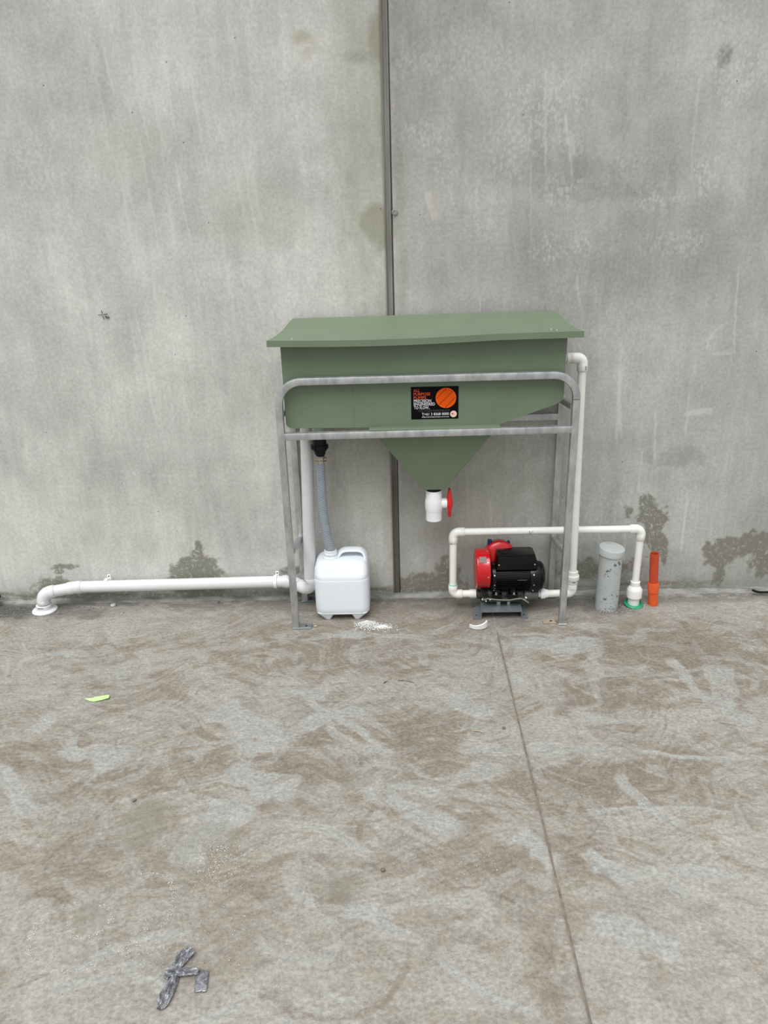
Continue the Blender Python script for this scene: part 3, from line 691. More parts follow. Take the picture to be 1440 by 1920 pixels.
bm = BM(); lathe(bm, [(rs, 0), (rs, .0004)], (cxs, SY, czs), (0, -1, 0), 40); disc = obj('orange_disc', bm, 'st_or', stk)
bm = BM()
for i in range(-11, 12):
    for j in range(-11, 12):
        if (i+j) % 2: continue
        x, z = i*.0036, j*.0036
        if math.hypot(x, z) < rs*.9:
            rr = .0012 if (i*7+j*13) % 5 else .0019
            lathe(bm, [(rr, .0003), (rr, .0008)], (cxs+x, SY, czs+z), (0, -1, 0), 8)
obj('dot_pattern', bm, 'sticker', disc) if False else obj('dot_pattern', bm, 'sticker', stk, smooth=None)
bm = BM(); lathe(bm, [(.0133, 0), (.0133, .0006)], (sx_(.895), SY, sz_(.855)), (0, -1, 0), 26); obj('round_seal', bm, 'st_pink', stk)
bm = BM(); lathe(bm, [(.0035, .0005), (.0035, .0009)], (sx_(.895)-.004, SY, sz_(.84)), (0, -1, 0), 12); box(bm, sx_(.895)-.007, sx_(.895)+.006, SY-.0009, SY, sz_(.875), sz_(.868)); obj('seal_print', bm, 'st_red', stk)
# overflow spigot of the tank and bottom tail
bm = BM(); lathe(bm, [(.0318, 0), (.0318, .026)], (.1370, -.15, .577)); obj('outlet_tail', bm, 'black_p', tk)

# ================================================================ BALL VALVE under the funnel
vx, vy = .1365, -.15
bv = thing('ball_valve', 'white plastic ball valve with red lever under the green funnel', 'valve')
bm = BM(); lathe(bm, [(.030, .445), (.0345, .447), (.0345, .486), (.0352, .489), (.0378, .499), (.0385, .515), (.0385, .530), (.0375, .540), (.0352, .548), (.0345, .550), (.0345, .582), (.0335, .5835), (.0325, .5835), (.0325, .578)], (vx, vy, 0), seg=32)
obj('valve_body', bm, 'pvc_bright', bv, smooth=40)
bm = BM(); lathe(bm, [(.0225, 0), (.0225, .034), (.016, .036), (.014, .046)], (vx+.022, vy, .522), (1, 0, 0), 20); obj('valve_stem', bm, 'pvc_bright', bv)
bm = BM()
hx = vx+.055
sec = [(-.063, .0060, .013), (-.061, .0075, .014), (-.030, .0085, .015), (-.016, .0125, .019), (-.004, .0150, .020), (.006, .0145, .019), (.020, .0120, .017), (.040, .0095, .015), (.060, .0060, .013), (.063, .0045, .011)]
rings = []
for h_, tx, ty in sec:
    rings.append([bm.verts.new((hx+.012+tx*(abs(math.cos(a))**.45)*(1 if math.cos(a) > 0 else -.85), vy+ty*(abs(math.sin(a))**.5)*math.copysign(1, math.sin(a)), .524+h_)) for a in [2*PI*(k+.5)/16 for k in range(16)]])
for i in range(len(rings)-1):
    for k in range(16): bm.faces.new((rings[i][k], rings[i][(k+1) % 16], rings[i+1][(k+1) % 16], rings[i+1][k]))
bm.faces.new(rings[0][::-1]); bm.faces.new(rings[-1])
obj('handle', bm, 'red_plastic', bv, smooth=50)

# ================================================================ DRAIN HOSE
hs = thing('drain_hose', 'clear braided grey hose from black tank fitting down into white jerry can', 'hose')
fx, fy = -.344, -.15
bm = BM(); lathe(bm, [(.029, .81), (.029, .897)], (fx, fy, 0)); obj('tank_spigot', bm, 'pvc_grey', hs)
bm = BM(); lathe(bm, [(.018, .746), (.0195, .748), (.0195, .754), (.0235, .756), (.0245, .768), (.0285, .770), (.0295, .776), (.0335, .779), (.0345, .790), (.0325, .796), (.0295, .798), (.0295, .832), (.0275, .834)], (fx, fy, 0), seg=24)
for k in range(12):
    a = 2*PI*k/12; box(bm, .031, .0365, -.003, .003, .779, .795, mat=Matrix.Translation((fx, fy, 0)) @ Matrix.Rotation(a, 4, 'Z'))
obj('tank_fitting', bm, 'black_p', hs, smooth=30)
hp = [(fx-.001, fy, .752), (fx-.002, fy, .70), (fx-.003, fy, .62), (fx-.003, fy, .54), (fx+.001, fy, .46), (fx+.008, fy, .39), (fx+.016, fy, .335), (fx+.022, fy, .30)]
def crom(P, n=8):
    P = [Vector(p) for p in P]; out = []
    for i in range(len(P)-1):
        a = P[max(i-1, 0)]; b = P[i]; c = P[i+1]; d = P[min(i+2, len(P)-1)]
        for k in range(n):
            t = k/n; out.append(.5*((2*b)+(-a+c)*t+(2*a-5*b+4*c-d)*t*t+(-a+3*b-3*c+d)*t**3))
    return out+[P[-1]]
pts = crom(hp); rad = [.0185+.0035*i/(len(pts)-1) for i in range(len(pts))]
obj('hose_pipe', sweep(BM(), pts, rad, 28, uv=True), 'hose', hs, smooth=60)
for z in (.736, .722):
    bm = BM()
    lathe(bm, [(.0195, -.0055), (.0215, -.0055), (.0215, .0055), (.0195, .0055)], (fx-.002, fy, z), seg=24)
    box(bm, fx+.016, fx+.026, fy-.008, fy+.004, z-.005, z+.005, .0015, 1)
    lathe(bm, [(.0035, 0), (.0035, .012)], (fx+.021, fy-.018, z), (0, 1, 0), 10)
    obj('hose_clamp', bm, 'brass', hs)

# ================================================================ JERRY CAN
jc = thing('jerry_can', 'white translucent plastic jerry can standing on the floor under the hose', 'jerry can')
X0, X1, Y0, Y1 = -.398, -.156, -.238, -.045
cxm, cym = (X0+X1)/2, (Y0+Y1)/2; hw, hd = (X1-X0)/2, (Y1-Y0)/2
def srect(hx_, hy_, r, n=7):
    out = []
    for sx, sy, a0 in ((1, 1, 0), (-1, 1, 90), (-1, -1, 180), (1, -1, 270)):
        for k in range(n):
            a = math.radians(a0+90*k/(n-1)); out.append((sx*(hx_-r)+r*math.cos(a), sy*(hy_-r)+r*math.sin(a)))
    return out
bm = BM(); rings = []
prof = [(.026, -.030, .04), (.0265, -.012, .045), (.0285, -.007, .045), (.031, -.003, .045), (.034, -.0005, .045), (.037, -.0025, .043), (.040, -.0005, .043), (.06, 0, .042), (.19, 0, .042), (.197, -.0005, .042), (.201, -.003, .042), (.206, -.0005, .042), (.222, -.002, .043), (.240, -.0035, .045), (.255, -.009, .045), (.265, -.017, .045), (.271, -.029, .04), (.274, -.050, .03)]
for z, ins, r in prof:
    pr = srect(hw+ins, hd+ins*.8, max(.008, r+min(0, ins)*.5)); row = []
    for (x, y) in pr:
        zz = z; yy = y
        if z > .206 and y < 0:                      # sloping front shoulder
            k = (z-.206)/.07; yy = y*(1-.30*k); 
            if abs(x) < hw*.72: yy += .006*math.sin(PI*min(1, k*1.3))
        row.append(bm.verts.new((cxm+x, cym+yy, zz)))
    rings.append(row)
s_ = len(rings[0])
for i in range(len(rings)-1):
    for k in range(s_): bm.faces.new((rings[i][k], rings[i][(k+1) % s_], rings[i+1][(k+1) % s_], rings[i+1][k]))
bm.faces.new(rings[0][::-1]); bm.faces.new(rings[-1])
obj('can_body', bm, 'can', jc, smooth=60)
for sx in (-1, 1):
    for sy in (-1, 1):
        bm = BM(); a = rrect(cxm+sx*.073-.039, cxm+sx*.073+.039, cym+sy*.062-.032, cym+sy*.062+.032, .016, .035, 4)
        b = rrect(cxm+sx*.066-.012, cxm+sx*.066+.012, cym+sy*.066-.016, cym+sy*.066+.016, .008, .0, 4)
        bm2 = bm; vs0 = [bm.verts.new(p) for p in a]; vs1 = [bm.verts.new(p) for p in b]; nn = len(a)
        for i in range(nn): bm.faces.new((vs0[i], vs0[(i+1) % nn], vs1[(i+1) % nn], vs1[i]))
        bm.faces.new(vs0[::-1]); bm.faces.new(vs1); obj('can_foot', bm, 'can', jc, smooth=60)
nkx, nky = fx+.020, fy
bm = BM(); lathe(bm, [(.034, .262), (.034, .280), (.0315, .284), (.0285, .285), (.0285, .290), (.0305, .292), (.0305, .299), (.0275, .301), (.0275, .310), (.0255, .312), (.0232, .312), (.0228, .295), (.0228, .285)], (nkx, nky, 0), seg=30)
obj('neck', bm, 'can', jc, smooth=40)
hpts = [(-.296, -.128, .262), (-.288, -.128, .280), (-.276, -.128, .294), (-.258, -.128, .3005), (-.225, -.128, .3015), (-.196, -.128, .2995), (-.181, -.128, .291), (-.172, -.128, .276), (-.169, -.128, .252)]
pts = crom(hpts, 6)
bm = BM(); fr_ = frames(pts); rows = []
for i, (p, t_, n_v, b_v) in enumerate(fr_):
    e = abs(i/(len(pts)-1)*2-1)**3; rows.append([bm.verts.new(p+n_v*((.026+.020*e)*math.cos(2*PI*k/18))+b_v*((.0080+.004*e)*math.sin(2*PI*k/18))) for k in range(18)])
for i in range(len(rows)-1):
    for k in range(18): bm.faces.new((rows[i][k], rows[i][(k+1) % 18], rows[i+1][(k+1) % 18], rows[i+1][k]))
bm.faces.new(rows[0][::-1]); bm.faces.new(rows[-1])
obj('handle', bm, 'can', jc, smooth=60)

# ================================================================ LEFT DRAIN LINE
dl = thing('drain_pipe', 'pale white plastic drain pipe running low along wall from floor flange to tank', 'pipe')
R = .0275
bm = BM(); lathe(bm, [(.056, .0), (.057, .002), (.055, .006), (.040, .010), (.036, .012), (.0355, .030), (.034, .031)], (-1.690, -.092, 0), seg=36)
obj('floor_flange', bm, 'pvc_duct', dl, smooth=35)
bm = BM(); box(bm, -1.703, -1.680, -.1290, -.126, .026, .0275); obj('printed_mark', bm, 'mark', dl)
A = Vector((-1.690, -.092, .03)); B = Vector((-1.684, -.090, .088)); Dp = Vector((-1.548, -.052, .096)); E = Vector((-1.40, -.040, .101)); E2 = Vector((-.517, -.040, .103))
def sockelb(name, A, B, D, cr, sock, ro=.0305):
    return elbow(name, A, B, D, R, 'pvc_duct', dl, cr, sock, ro)
sockelb('bend', A, B, Dp, .042, .016)
pipe('pipe_length', B+(Dp-B)*.35, Dp, R, 'pvc_duct', dl)
sockelb('bend', B, Dp, E, .07, .026)
pipe('pipe_length', Dp+(E-Dp)*.2, E+(E2-E)*.96, R, 'pvc_duct', dl)
pipe('pipe_length', E+(E2-E)*.945, E+(E2-E)*.97, .0305, 'pvc_duct', dl)
G = Vector((-.448, -.100, .082)); G2 = Vector((-.427, -.104, .090)); T0 = Vector((-.4285, -.104, .14)); T1 = Vector((-.400, -.104, .893))
sockelb('bend', E, E2+Vector((0, 0, -.002)), G, .05, .018)
sockelb('bend', E2, Vector((-.4265, -.104, .078)), T1, .045, .020)
pipe('pipe_length', T0, T1, R, 'pvc_duct', dl, label='upright length rising to the tank')
bm = BM(); lathe(bm, [(R+.0006, 0), (R+.0006, .0016)], T0-Vector((0, 0, .0)), T1-T0); obj('joint_line', bm, 'mark', dl) 
def clip(x, z, lab):
    t = thing('pipe_clip', lab, 'pipe clip', 'white saddle clips on the low drain pipe')
    y = -.040; bm = BM(); n = 20
    lathe(bm, [(R+.0022, -.008), (R+.0045, -.007), (R+.0045, .007), (R+.0022, .008)], (x, y, z), (1, 0, 0), 28); obj('band', bm, 'pvc_bright', t)
    for s, hgt in ((1, .021), (-1, .009)):
        bm = BM(); z0 = z+s*(R-.004); za, zb = sorted((z0-s*.012, z0+s*hgt)); box(bm, x-.001, x+.015, -.024, -.016, za, zb, .0025, 2)
        tb = obj('tab', bm, 'pvc_bright', t)
        bm = BM(); lathe(bm, [(.0035, 0), (.0035, .001)], (x+.007, -.0238, (za+zb)/2+s*.009), (0, -1, 0), 12); obj('screw_hole', bm, 'hole', tb)
    return t
clip(-1.397, .1012, 'white saddle clip holding the drain pipe near its floor flange end')
clip(-.600, .1028, 'white saddle clip holding the drain pipe just left of the stand leg')
# small clear cap lying under the first clip
bm = BM(); lathe(bm, [(.013, 0), (.013, .004), (.010, .008), (.004, .009)], (-1.378, -.058, .0), seg=18)
tag(obj('bottle_cap', bm, 'pvc_grey'), 'small grey round cap on the floor below the left saddle clip', 'cap')

# ================================================================ RISER (overflow) LINE
rl = thing('overflow_pipe', 'tall white pressure pipe dropping from side of the tank to the pump', 'pipe')
r = .0165; a0 = Vector((.648, -.165, 1.137)); a1 = Vector((.733, -.165, 1.137)); a2 = Vector((.7545, -.167, .084)); a3 = Vector((.575, -.158, .078))
pipe('pipe_length', a0-Vector((.012, 0, 0)), a0+Vector((.05, 0, 0)), .021, 'pvc', rl)
pipe('pipe_length', a0+Vector((.019, 0, 0)), a0+Vector((.0205, 0, 0)), .0213, 'mark', rl, label='dark joint ring')
elbow('elbow', a0, a1, a2, r, 'pvc', rl, .022, .030, .0215)
pipe('pipe_length', a1+(a2-a1)*.035, a1+(a2-a1)*.97, r, 'pvc', rl)
u = (a2-a1).normalized()
bm = BM()
lathe(bm, [(.0185, 0), (.022, .002), (.022, .018), (.0225, .019), (.0285, .022), (.0290, .026), (.0290, .040), (.0275, .043), (.0225, .044), (.0225, .060), (.021, .062)], a1+u*.942, u, 28)
for k in range(20):
    an = 2*PI*k/20; box(bm, .0215, .0235, -.0012, .0012, .003, .017, mat=Matrix.Translation(a1+u*.942) @ u.to_track_quat('Z', 'Y').to_matrix().to_4x4() @ Matrix.Rotation(an, 4, 'Z'))
obj('union_coupling', bm, 'pvc', rl, smooth=35)
elbow('elbow', a1, a2, a3, r, 'pvc', rl, .022, .026, .0210)
pipe('pipe_length', a2+(a3-a2)*.12, a3, r, 'pvc', rl)
v_ = (a3-a2).normalized()
bm = BM(); lathe(bm, [(.017, 0), (.0195, .002), (.0195, .010), (.0215, .013), (.0215, .033), (.0205, .034)], a2+v_*.106, v_, 24)
for k in range(16):
    an = 2*PI*k/16; box(bm, .0205, .0225, -.001, .001, .014, .032, mat=Matrix.Translation(a2+v_*.106) @ v_.to_track_quat('Z', 'Y').to_matrix().to_4x4() @ Matrix.Rotation(an, 4, 'Z'))
obj('threaded_coupling', bm, 'pvc_bright', rl, smooth=35)
def print_block(x, y, z, parent, w_=.006, h=.016):
    bm = BM()
    for k in range(4):
        for q in range(3):
            if (k+q) % 3 != 2: box(bm, x+q*w_/3, x+q*w_/3+w_/4.5, y, y+.001, z+k*h/4, z+k*h/4+h/6)
    obj('printed_code', bm, 'mark', parent)
print_block(.741, -.1858, 1.092, rl)
print_block(.748, -.1962, .146, rl, .016, .007)

# ================================================================ DISCHARGE LINE
ds = thing('discharge_pipe', 'white pressure pipe looping from pump over and right to the floor reducer', 'pipe')
c0 = Vector((.345, -.142, .076)); c1 = Vector((.222, -.142, .076)); c2 = Vector((.2235, -.122, .3725)); c3 = Vector((1.052, -.118, .3695)); c4 = Vector((1.046, -.128, .10))
elbow('elbow', c0, c1, c2, r, 'pvc', ds, .022, .022, .0205)
pipe('pipe_length', c1+(c0-c1)*.25, c1+(c0-c1)*.72, .0168, 'pvc', ds)
pipe('coupling', c1+(c0-c1)*.62, c1+(c0-c1)*.85, .0200, 'pvc', ds)
pipe('pipe_length', c1+(c2-c1)*.12, c1+(c2-c1)*.9, r, 'pvc', ds)
pipe('cement_ring', c1+(c2-c1)*.145, c1+(c2-c1)*.165, .0195, 'solvent', ds, label='pale green cement ring')
elbow('elbow', c1, c2, c3, r, 'pvc', ds, .024, .026, .0205)
pipe('pipe_length', c2+(c3-c2)*.05, c2+(c3-c2)*.95, r, 'pvc', ds)
elbow('elbow', c2, c3, c4, r, 'pvc', ds, .024, .026, .0210)
pipe('pipe_length', c3+(c4-c3)*.1, c4, r, 'pvc', ds)
bm = BM(); lathe(bm, [(.0255, .0), (.0255, .040), (.032, .041), (.0345, .043), (.0345, .078), (.0335, .082), (.0235, .096), (.0215, .098), (.0215, .118), (.0205, .119)], (1.046, -.130, 0), seg=30)
obj('reducer', bm, 'pvc', ds, smooth=35)
# pen marks on the top pipe
bm = BM()
for (x, z, h, q) in ((.420, .375, .006, 0), (.424, .371, .003, 0), (.556, .372, .012, .004), (.563, .370, .010, -.005), (.571, .374, .007, .003), (.560, .366, .004, .006)):
    rr_ = .0166; dz = z-.3715
    yy = -.1205-math.sqrt(max(0, rr_**2-dz**2))-.0004
    box(bm, x, x+.0016, yy, yy+.0010, z-h/2, z+h/2, mat=None)
obj('pen_mark', bm, 'mark', ds)['kind'] = 'stuff'
print_block(.2095, -.1436, .322, ds, .012, .006)
bm = BM(); n = 40
pts = [(1.046+.039*math.cos(2*PI*k/n), -.132+.039*math.sin(2*PI*k/n), .011+.006*math.sin(2*PI*k/n)) for k in range(n)]
lathe(bm, [(.034, .0), (.040, .001), (.043, .006), (.040, .012), (.036, .013), (.033, .008)], (1.046, -.132, .0), (0.05, -.12, 1), 34)
tag(obj('pipe_sleeve', bm, 'green_ring', smooth=50), 'green plastic sleeve ring around the foot of the white standpipe', 'sleeve')

# ================================================================ GREY STUB AND ORANGE CONDUIT
gs = thing('capped_stub_pipe', 'grey capped stub pipe standing upright behind right of the stand', 'pipe')
bm = BM(); lathe(bm, [(.050, -.01), (.050, .290)], (.9185, -.150, 0), (.002, -.01, 1), 40); obj('pipe_stub', bm, 'pvc_grey', gs)
ax = Vector((.10, -.06, 1)).normalized()
bm = BM(); lathe(bm, [(.0535, -.008), (.0565, -.007), (.0565, .020), (.055, .0235), (.052, .0245), (.050, .0225)], (.9185, -.152, .276), ax, 40); obj('cap', bm, 'pvc_duct' if False else 'pvc_grey', gs, smooth=40)
bm = BM()
rr2 = random.Random(3)
def onstub(x, z):                    # point on the stub's front
    dx = x-.9185; return -.150-.01*z-math.sqrt(max(1e-6, .0502**2-dx*dx))
for k in range(170):
    x = .9185+rr2.uniform(-.045, .047); z = rr2.uniform(.004, .22)*(1 if k < 75 else rr2.random()**1.5*.45); s = rr2.uniform(.0007, .0022)
    if k < 75 and rr2.random() < .5 and x < .915: continue
    y = onstub(x, z); lathe(bm, [(s, -.0003), (s*.7, .0008)], (x, y, z), (x-.9185, y+.15, 0), 6)
for (x, z, s) in ((.898, .205, .006), (.893, .200, .004), (.909, .213, .004), (.905, .205, .004), (.889, .187, .0035), (.901, .180, .003), (.925, .088, .004), (.953, .075, .006), (.897, .065, .007)):
    y = onstub(x, z); lathe(bm, [(s, -.001), (s*.7, .0008)], (x, y, z), (x-.9185, y+.15, 0), 7)
obj('dirt_splash', bm, 'rubble', gs)['kind'] = 'stuff'
for s, x, z in (('TNI', .934, .234), ('VE', .917, .228)):
    t = text(s, x, z, .010, 'mark', gs, y=-.2, bold=.02); me = t.data; co = np.empty(len(me.vertices)*3); me.vertices.foreach_get('co', co); co = co.reshape(-1, 3)
    cxx, czz = co[:, 0].mean(), co[:, 2].mean(); X_ = co[:, 0]-cxx; Z_ = co[:, 2]-czz
    an = -.9; co[:, 0] = cxx+X_*math.cos(an)-Z_*math.sin(an); co[:, 2] = czz+X_*math.sin(an)+Z_*math.cos(an)
    co[:, 1] = [onstub(a, b)-.0007 for a, b in zip(co[:, 0], co[:, 2])]; me.vertices.foreach_set('co', co.ravel()); me.update(); t.name = 'lettering'

oc = thing('orange_conduit', 'open orange conduit stub at the wall, rightmost of the upright pipes', 'pipe')
o0 = Vector((1.135, -.132, -.005)); o1 = Vector((1.117, -.132, .256)); ou = (o1-o0).normalized()
bm = BM(); lathe(bm, [(.0215, 0), (.0215, .075)], o0, ou, 24); obj('pipe_length', bm, 'orange', oc)
bm = BM(); lathe(bm, [(.0215, .070), (.0245, .072), (.0245, .115), (.0232, .118), (.021, .118)], o0, ou, 26); obj('coupling', bm, 'orange', oc)
bm = BM(); lathe(bm, [(.0195, .10), (.0195, .2615), (.0165, .2615), (.0165, .12)], o0, ou, 26); obj('pipe_length', bm, 'orange_dark', oc, label='darker red orange upper pipe, open at the top')

# ================================================================ PUMP
pu = thing('pump', 'red and black electric pump on grey metal bracket under the tank', 'pump')
# bracket: top hat section
bm = BM(); bx0, bx1, byf, byb, zt = .344, .519, -.243, -.090, .033
th = .004
prof = [(bx0-.037, 0), (bx0, 0), (bx0, zt), (bx1, zt), (bx1, 0), (bx1+.030, 0), (bx1+.030, th), (bx1+th, th), (bx1+th, zt+th), (bx0-th, zt+th), (bx0-th, th), (bx0-.037, th)]
prof = [(x, z) for x, z in prof]
f = [bm.verts.new((x, byf, z)) for x, z in prof]; b_ = [bm.verts.new((x+(.012 if x < .4 else .006), byb, z)) for x, z in prof]
bm.faces.new(f); bm.faces.new(b_[::-1])
for i in range(len(prof)): bm.faces.new((f[i], f[(i+1) % len(prof)], b_[(i+1) % len(prof)], b_[i]))
bk = obj('mounting_bracket', bm, 'galv_dark', pu, smooth=None)
for (x, y) in ((.322, -.215), (.318, -.13), (.536, -.215), (.54, -.13)):
    bm = BM(); lathe(bm, [(.004, 0), (.004, .0012)], (x, y, th), seg=10); obj('bolt_hole', bm, 'hole', bk)
# pedestal posts and cradle
for x, w2 in ((.425, .009), (.470, .007)):
    bm = BM(); box(bm, x-w2, x+w2, -.185, -.13, zt+th-.001, .072, .002, 1); obj('pedestal', bm, 'galv', pu)
bm = BM()
pp = [(.352, .083), (.372, .088), (.385, .0865), (.42, .082), (.47, .080), (.505, .086), (.522, .0865), (.54, .076), (.556, .064)]
up_ = []; 
for y in (-.212, -.110):
    up_.append(([bm.verts.new((x, y, z)) for x, z in pp], [bm.verts.new((x, y, z-.006)) for x, z in pp]))
(a1_, a2_), (b1_, b2_) = up_
for i in range(len(pp)-1):
    bm.faces.new((a1_[i], a1_[i+1], b1_[i+1], b1_[i])); bm.faces.new((a2_[i], a2_[i+1], b2_[i+1], b2_[i]))
    bm.faces.new((a1_[i], a1_[i+1], a2_[i+1], a2_[i])); bm.faces.new((b1_[i], b1_[i+1], b2_[i+1], b2_[i]))
bm.faces.new((a1_[0], b1_[0], b2_[0], a2_[0])); bm.faces.new((a1_[-1], b1_[-1], b2_[-1], a2_[-1]))
obj('cradle', bm, 'steel', pu, smooth=40)
bm = BM(); box(bm, .375, .53, -.20, -.11, .060, .081, .006, 2); obj('pump_foot', bm, 'castdark', pu)
# horizontal pump casing behind, joining inlet and outlet
bm = BM(); lathe(bm, [(.018, .330), (.0235, .333), (.0235, .345), (.030, .352), (.034, .38), (.034, .53), (.026, .545), (.0225, .548), (.0225, .585)], (0, -.148, .078), (1, 0, 0), 24); obj('pump_casing', bm, 'castdark', pu, smooth=40)
bm = BM(); lathe(bm, [(.020, 0), (.0255, .004), (.0255, .030), (.0235, .032), (.0235, .062), (.018, .064)], (.538, -.170, .084), (1, 0, -.08), 26); obj('inlet_adaptor', bm, 'dark_grey', pu, smooth=40)
for (x, y, z) in ((.352, -.190, .070), (.366, -.196, .066), (.359, -.185, .078), (.545, -.195, .078), (.383, -.205, .078)):
    bm = BM(); lathe(bm, [(.005, 0), (.005, .005), (.003, .006), (.003, .010)], (x, y, z), (0, -1, .5), 6); obj('bolt', bm, 'steel', pu)
for k in range(3):
    bm = BM(); pts = crom([(.345+.010*k, -.175, .120), (.352+.010*k, -.196, .100), (.362+.008*k, -.200, .080), (.360+.008*k, -.190, .062)], 5); sweep(bm, pts, .0028, 8); obj('cable', bm, 'black_p', pu)
# motor
mc = Vector((0, -.156, .168)); Rm = .064
bm = BM(); lathe(bm, [(.045, .384), (.060, .386), (.0655, .392), (.0655, .407), (Rm-.006, .409), (Rm-.006, .565)], mc, (1, 0, 0), 40)
mt = obj('motor_body', bm, 'black', pu, smooth=40)
bm = BM()
for k in range(44):
    a = 2*PI*k/44; box(bm, .409, .563, -.0011, .0011, Rm-.008, Rm+.0025, mat=Matrix.Translation(mc) @ Matrix.Rotation(a, 4, 'X'))
obj('cooling_fins', bm, 'black', mt, smooth=None)
bm = BM(); lathe(bm, [(.060, .556), (.0668, .558), (.0690, .566), (.0690, .598), (.0655, .612), (.056, .622), (.040, .626), (.0, .627)], mc, (1, 0, 0), 44, cap=False)
fc = obj('fan_cover', bm, 'black', pu, smooth=35)
for k in range(12):
    a = 2*PI*k/12+.1; bm = BM(); box(bm, .601, .617, -.0035, .0035, .0575, .0632, .001, 1, mat=Matrix.Translation(mc) @ Matrix.Rotation(a, 4, 'X')); obj('vent_slot', bm, 'hole', fc)
for an in (-100, -62, -135, 60):
    a = math.radians(an); 
    for x in (.400, .572):
        rr = .066 if x < .5 else .0695
        bm = BM(); lathe(bm, [(.0035, -.001), (.0035, .0016), (.002, .0022)], mc+Vector((x, rr*math.sin(a), rr*math.cos(a))), (0, math.sin(a), math.cos(a)), 10); obj('screw', bm, 'steel', fc if x > .5 else mt)
bm = BM(); box(bm, .500, .540, -.001, .0012, Rm+.001, Rm+.004, mat=Matrix.Translation(mc) @ Matrix.Rotation(math.radians(80), 4, 'X')); obj('rating_line', bm, 'dark_grey', mt)
for x in (.415, .485):                                       # motor feet
    bm = BM(); box(bm, x-.022, x+.022, -.212, -.185, .084, .104, .004, 2); box(bm, x-.012, x+.012, -.206, -.17, .095, .125, .004, 2); obj('motor_foot', bm, 'black', pu)
    bm = BM(); lathe(bm, [(.006, 0), (.006, .004), (.0035, .005), (.0035, .012)], (x+(-.006 if x < .45 else .004), -.208, .103), seg=6); obj('foot_bolt', bm, 'steel', pu)
# terminal box
bm = BM()
lo = rrect(.406, .588, -.212, -.098, .008, .226, 3); mi = rrect(.408, .586, -.212, -.100, .008, .256, 3); hi = rrect(.413, .578, -.205, -.105, .012, .286, 3); hi2 = rrect(.418, .573, -.200, -.110, .012, .289, 3)
R4 = [[bm.verts.new(p) for p in q] for q in (lo, mi, hi, hi2)]; nn = len(lo)
for A_, B_ in zip(R4, R4[1:]):
    for i in range(nn): bm.faces.new((A_[i], A_[(i+1) % nn], B_[(i+1) % nn], B_[i]))
bm.faces.new(R4[0][::-1]); bm.faces.new(R4[-1])
tb = obj('terminal_box', bm, 'black', pu, smooth=40)
for x, y, z in ((.418, -.2118, .250), (.574, -.2118, .250)):
    bm = BM(); lathe(bm, [(.0032, 0), (.0032, .002)], (x, y, z), (0, -1, .3), 10); obj('screw', bm, 'steel', tb)
# red pressure drum
bm = BM(); dc = Vector((0, -.158, .211)); 
lathe(bm, [(.060, .318), (.083, .3185), (.0885, .322), (.0890, .330), (.0875, .336), (.0875, .366), (.0890, .372), (.0885, .378), (.083, .381), (.05, .3815)], dc, (1, 0, 0), 48)
dr = obj('drum_housing', bm, 'red', pu, smooth=40, label='red round housing')
for an in (-92, -50, -8):
    a = math.radians(an); bm = BM(); lathe(bm, [(.0042, -.001), (.0042, .0015), (.002, .0025)], dc+Vector((.369, .0885*math.sin(a), .0885*math.cos(a))), (0, math.sin(a), math.cos(a)), 10); obj('screw', bm, 'steel', dr)
a = math.radians(-40); bm = BM(); box(bm, .330, .362, -.014, .014, .0868, .0882, mat=Matrix.Translation(dc) @ Matrix.Rotation(-a, 4, 'X')); obj('nameplate', bm, 'plate', dr)
# red domed cover facing forward
bm = BM(); lathe(bm, [(.060, -.05), (.067, -.044), (.069, -.01), (.067, .0), (.062, .006), (.045, .011), (.02, .013), (.0, .0135)], (.434, -.118, .252), (0.05, -1, .18), 44, cap=False); rc = obj('volute_cover', bm, 'red', pu, smooth=45, label='red domed cover behind the black box')
bm = BM(); box(bm, .468, .480, -.098, -.080, .285, .312, .003, 1); obj('blue_lug', bm, 'blue', pu)
bm = BM(); box(bm, .380, .400, -.098, -.078, .270, .318, .003, 1); obj('blue_lug', bm, 'blue', pu)

# ================================================================ LOOSE THINGS ON THE FLOOR
def sheet(name, outline, th, m, zf=None, parent=None):
    bm = BM(); cx = sum(p[0] for p in outline)/len(outline); cy = sum(p[1] for p in outline)/len(outline)
    zf = zf or (lambda x, y: .002)
    t = [bm.verts.new((x, y, zf(x, y)+th)) for x, y in outline]; b = [bm.verts.new((x, y, zf(x, y))) for x, y in outline]
    ct = bm.verts.new((cx, cy, zf(cx, cy)+th)); cb = bm.verts.new((cx, cy, zf(cx, cy)))
    n = len(outline)
    for i in range(n):
        j = (i+1) % n; bm.faces.new((t[i], t[j], ct)); bm.faces.new((b[j], b[i], cb)); bm.faces.new((t[i], b[i], b[j], t[j]))
    return obj(name, bm, m, parent, smooth=40)
lf = sheet('paper_scrap', [(-1.226, -0.812), (-1.213, -0.809), (-1.195, -0.806), (-1.19, -0.799), (-1.168, -0.796), (-1.143, -0.791), (-1.134, -0.8), (-1.133, -0.814), (-1.158, -0.824), (-1.184, -0.83), (-1.204, -0.826)], .0012, 'leaf', lambda x, y: .001+.006*max(0, (x+1.19)/.06)**1.5*.6)
tag(lf, 'lime green torn paper scrap lying on the dusty floor at left', 'paper')
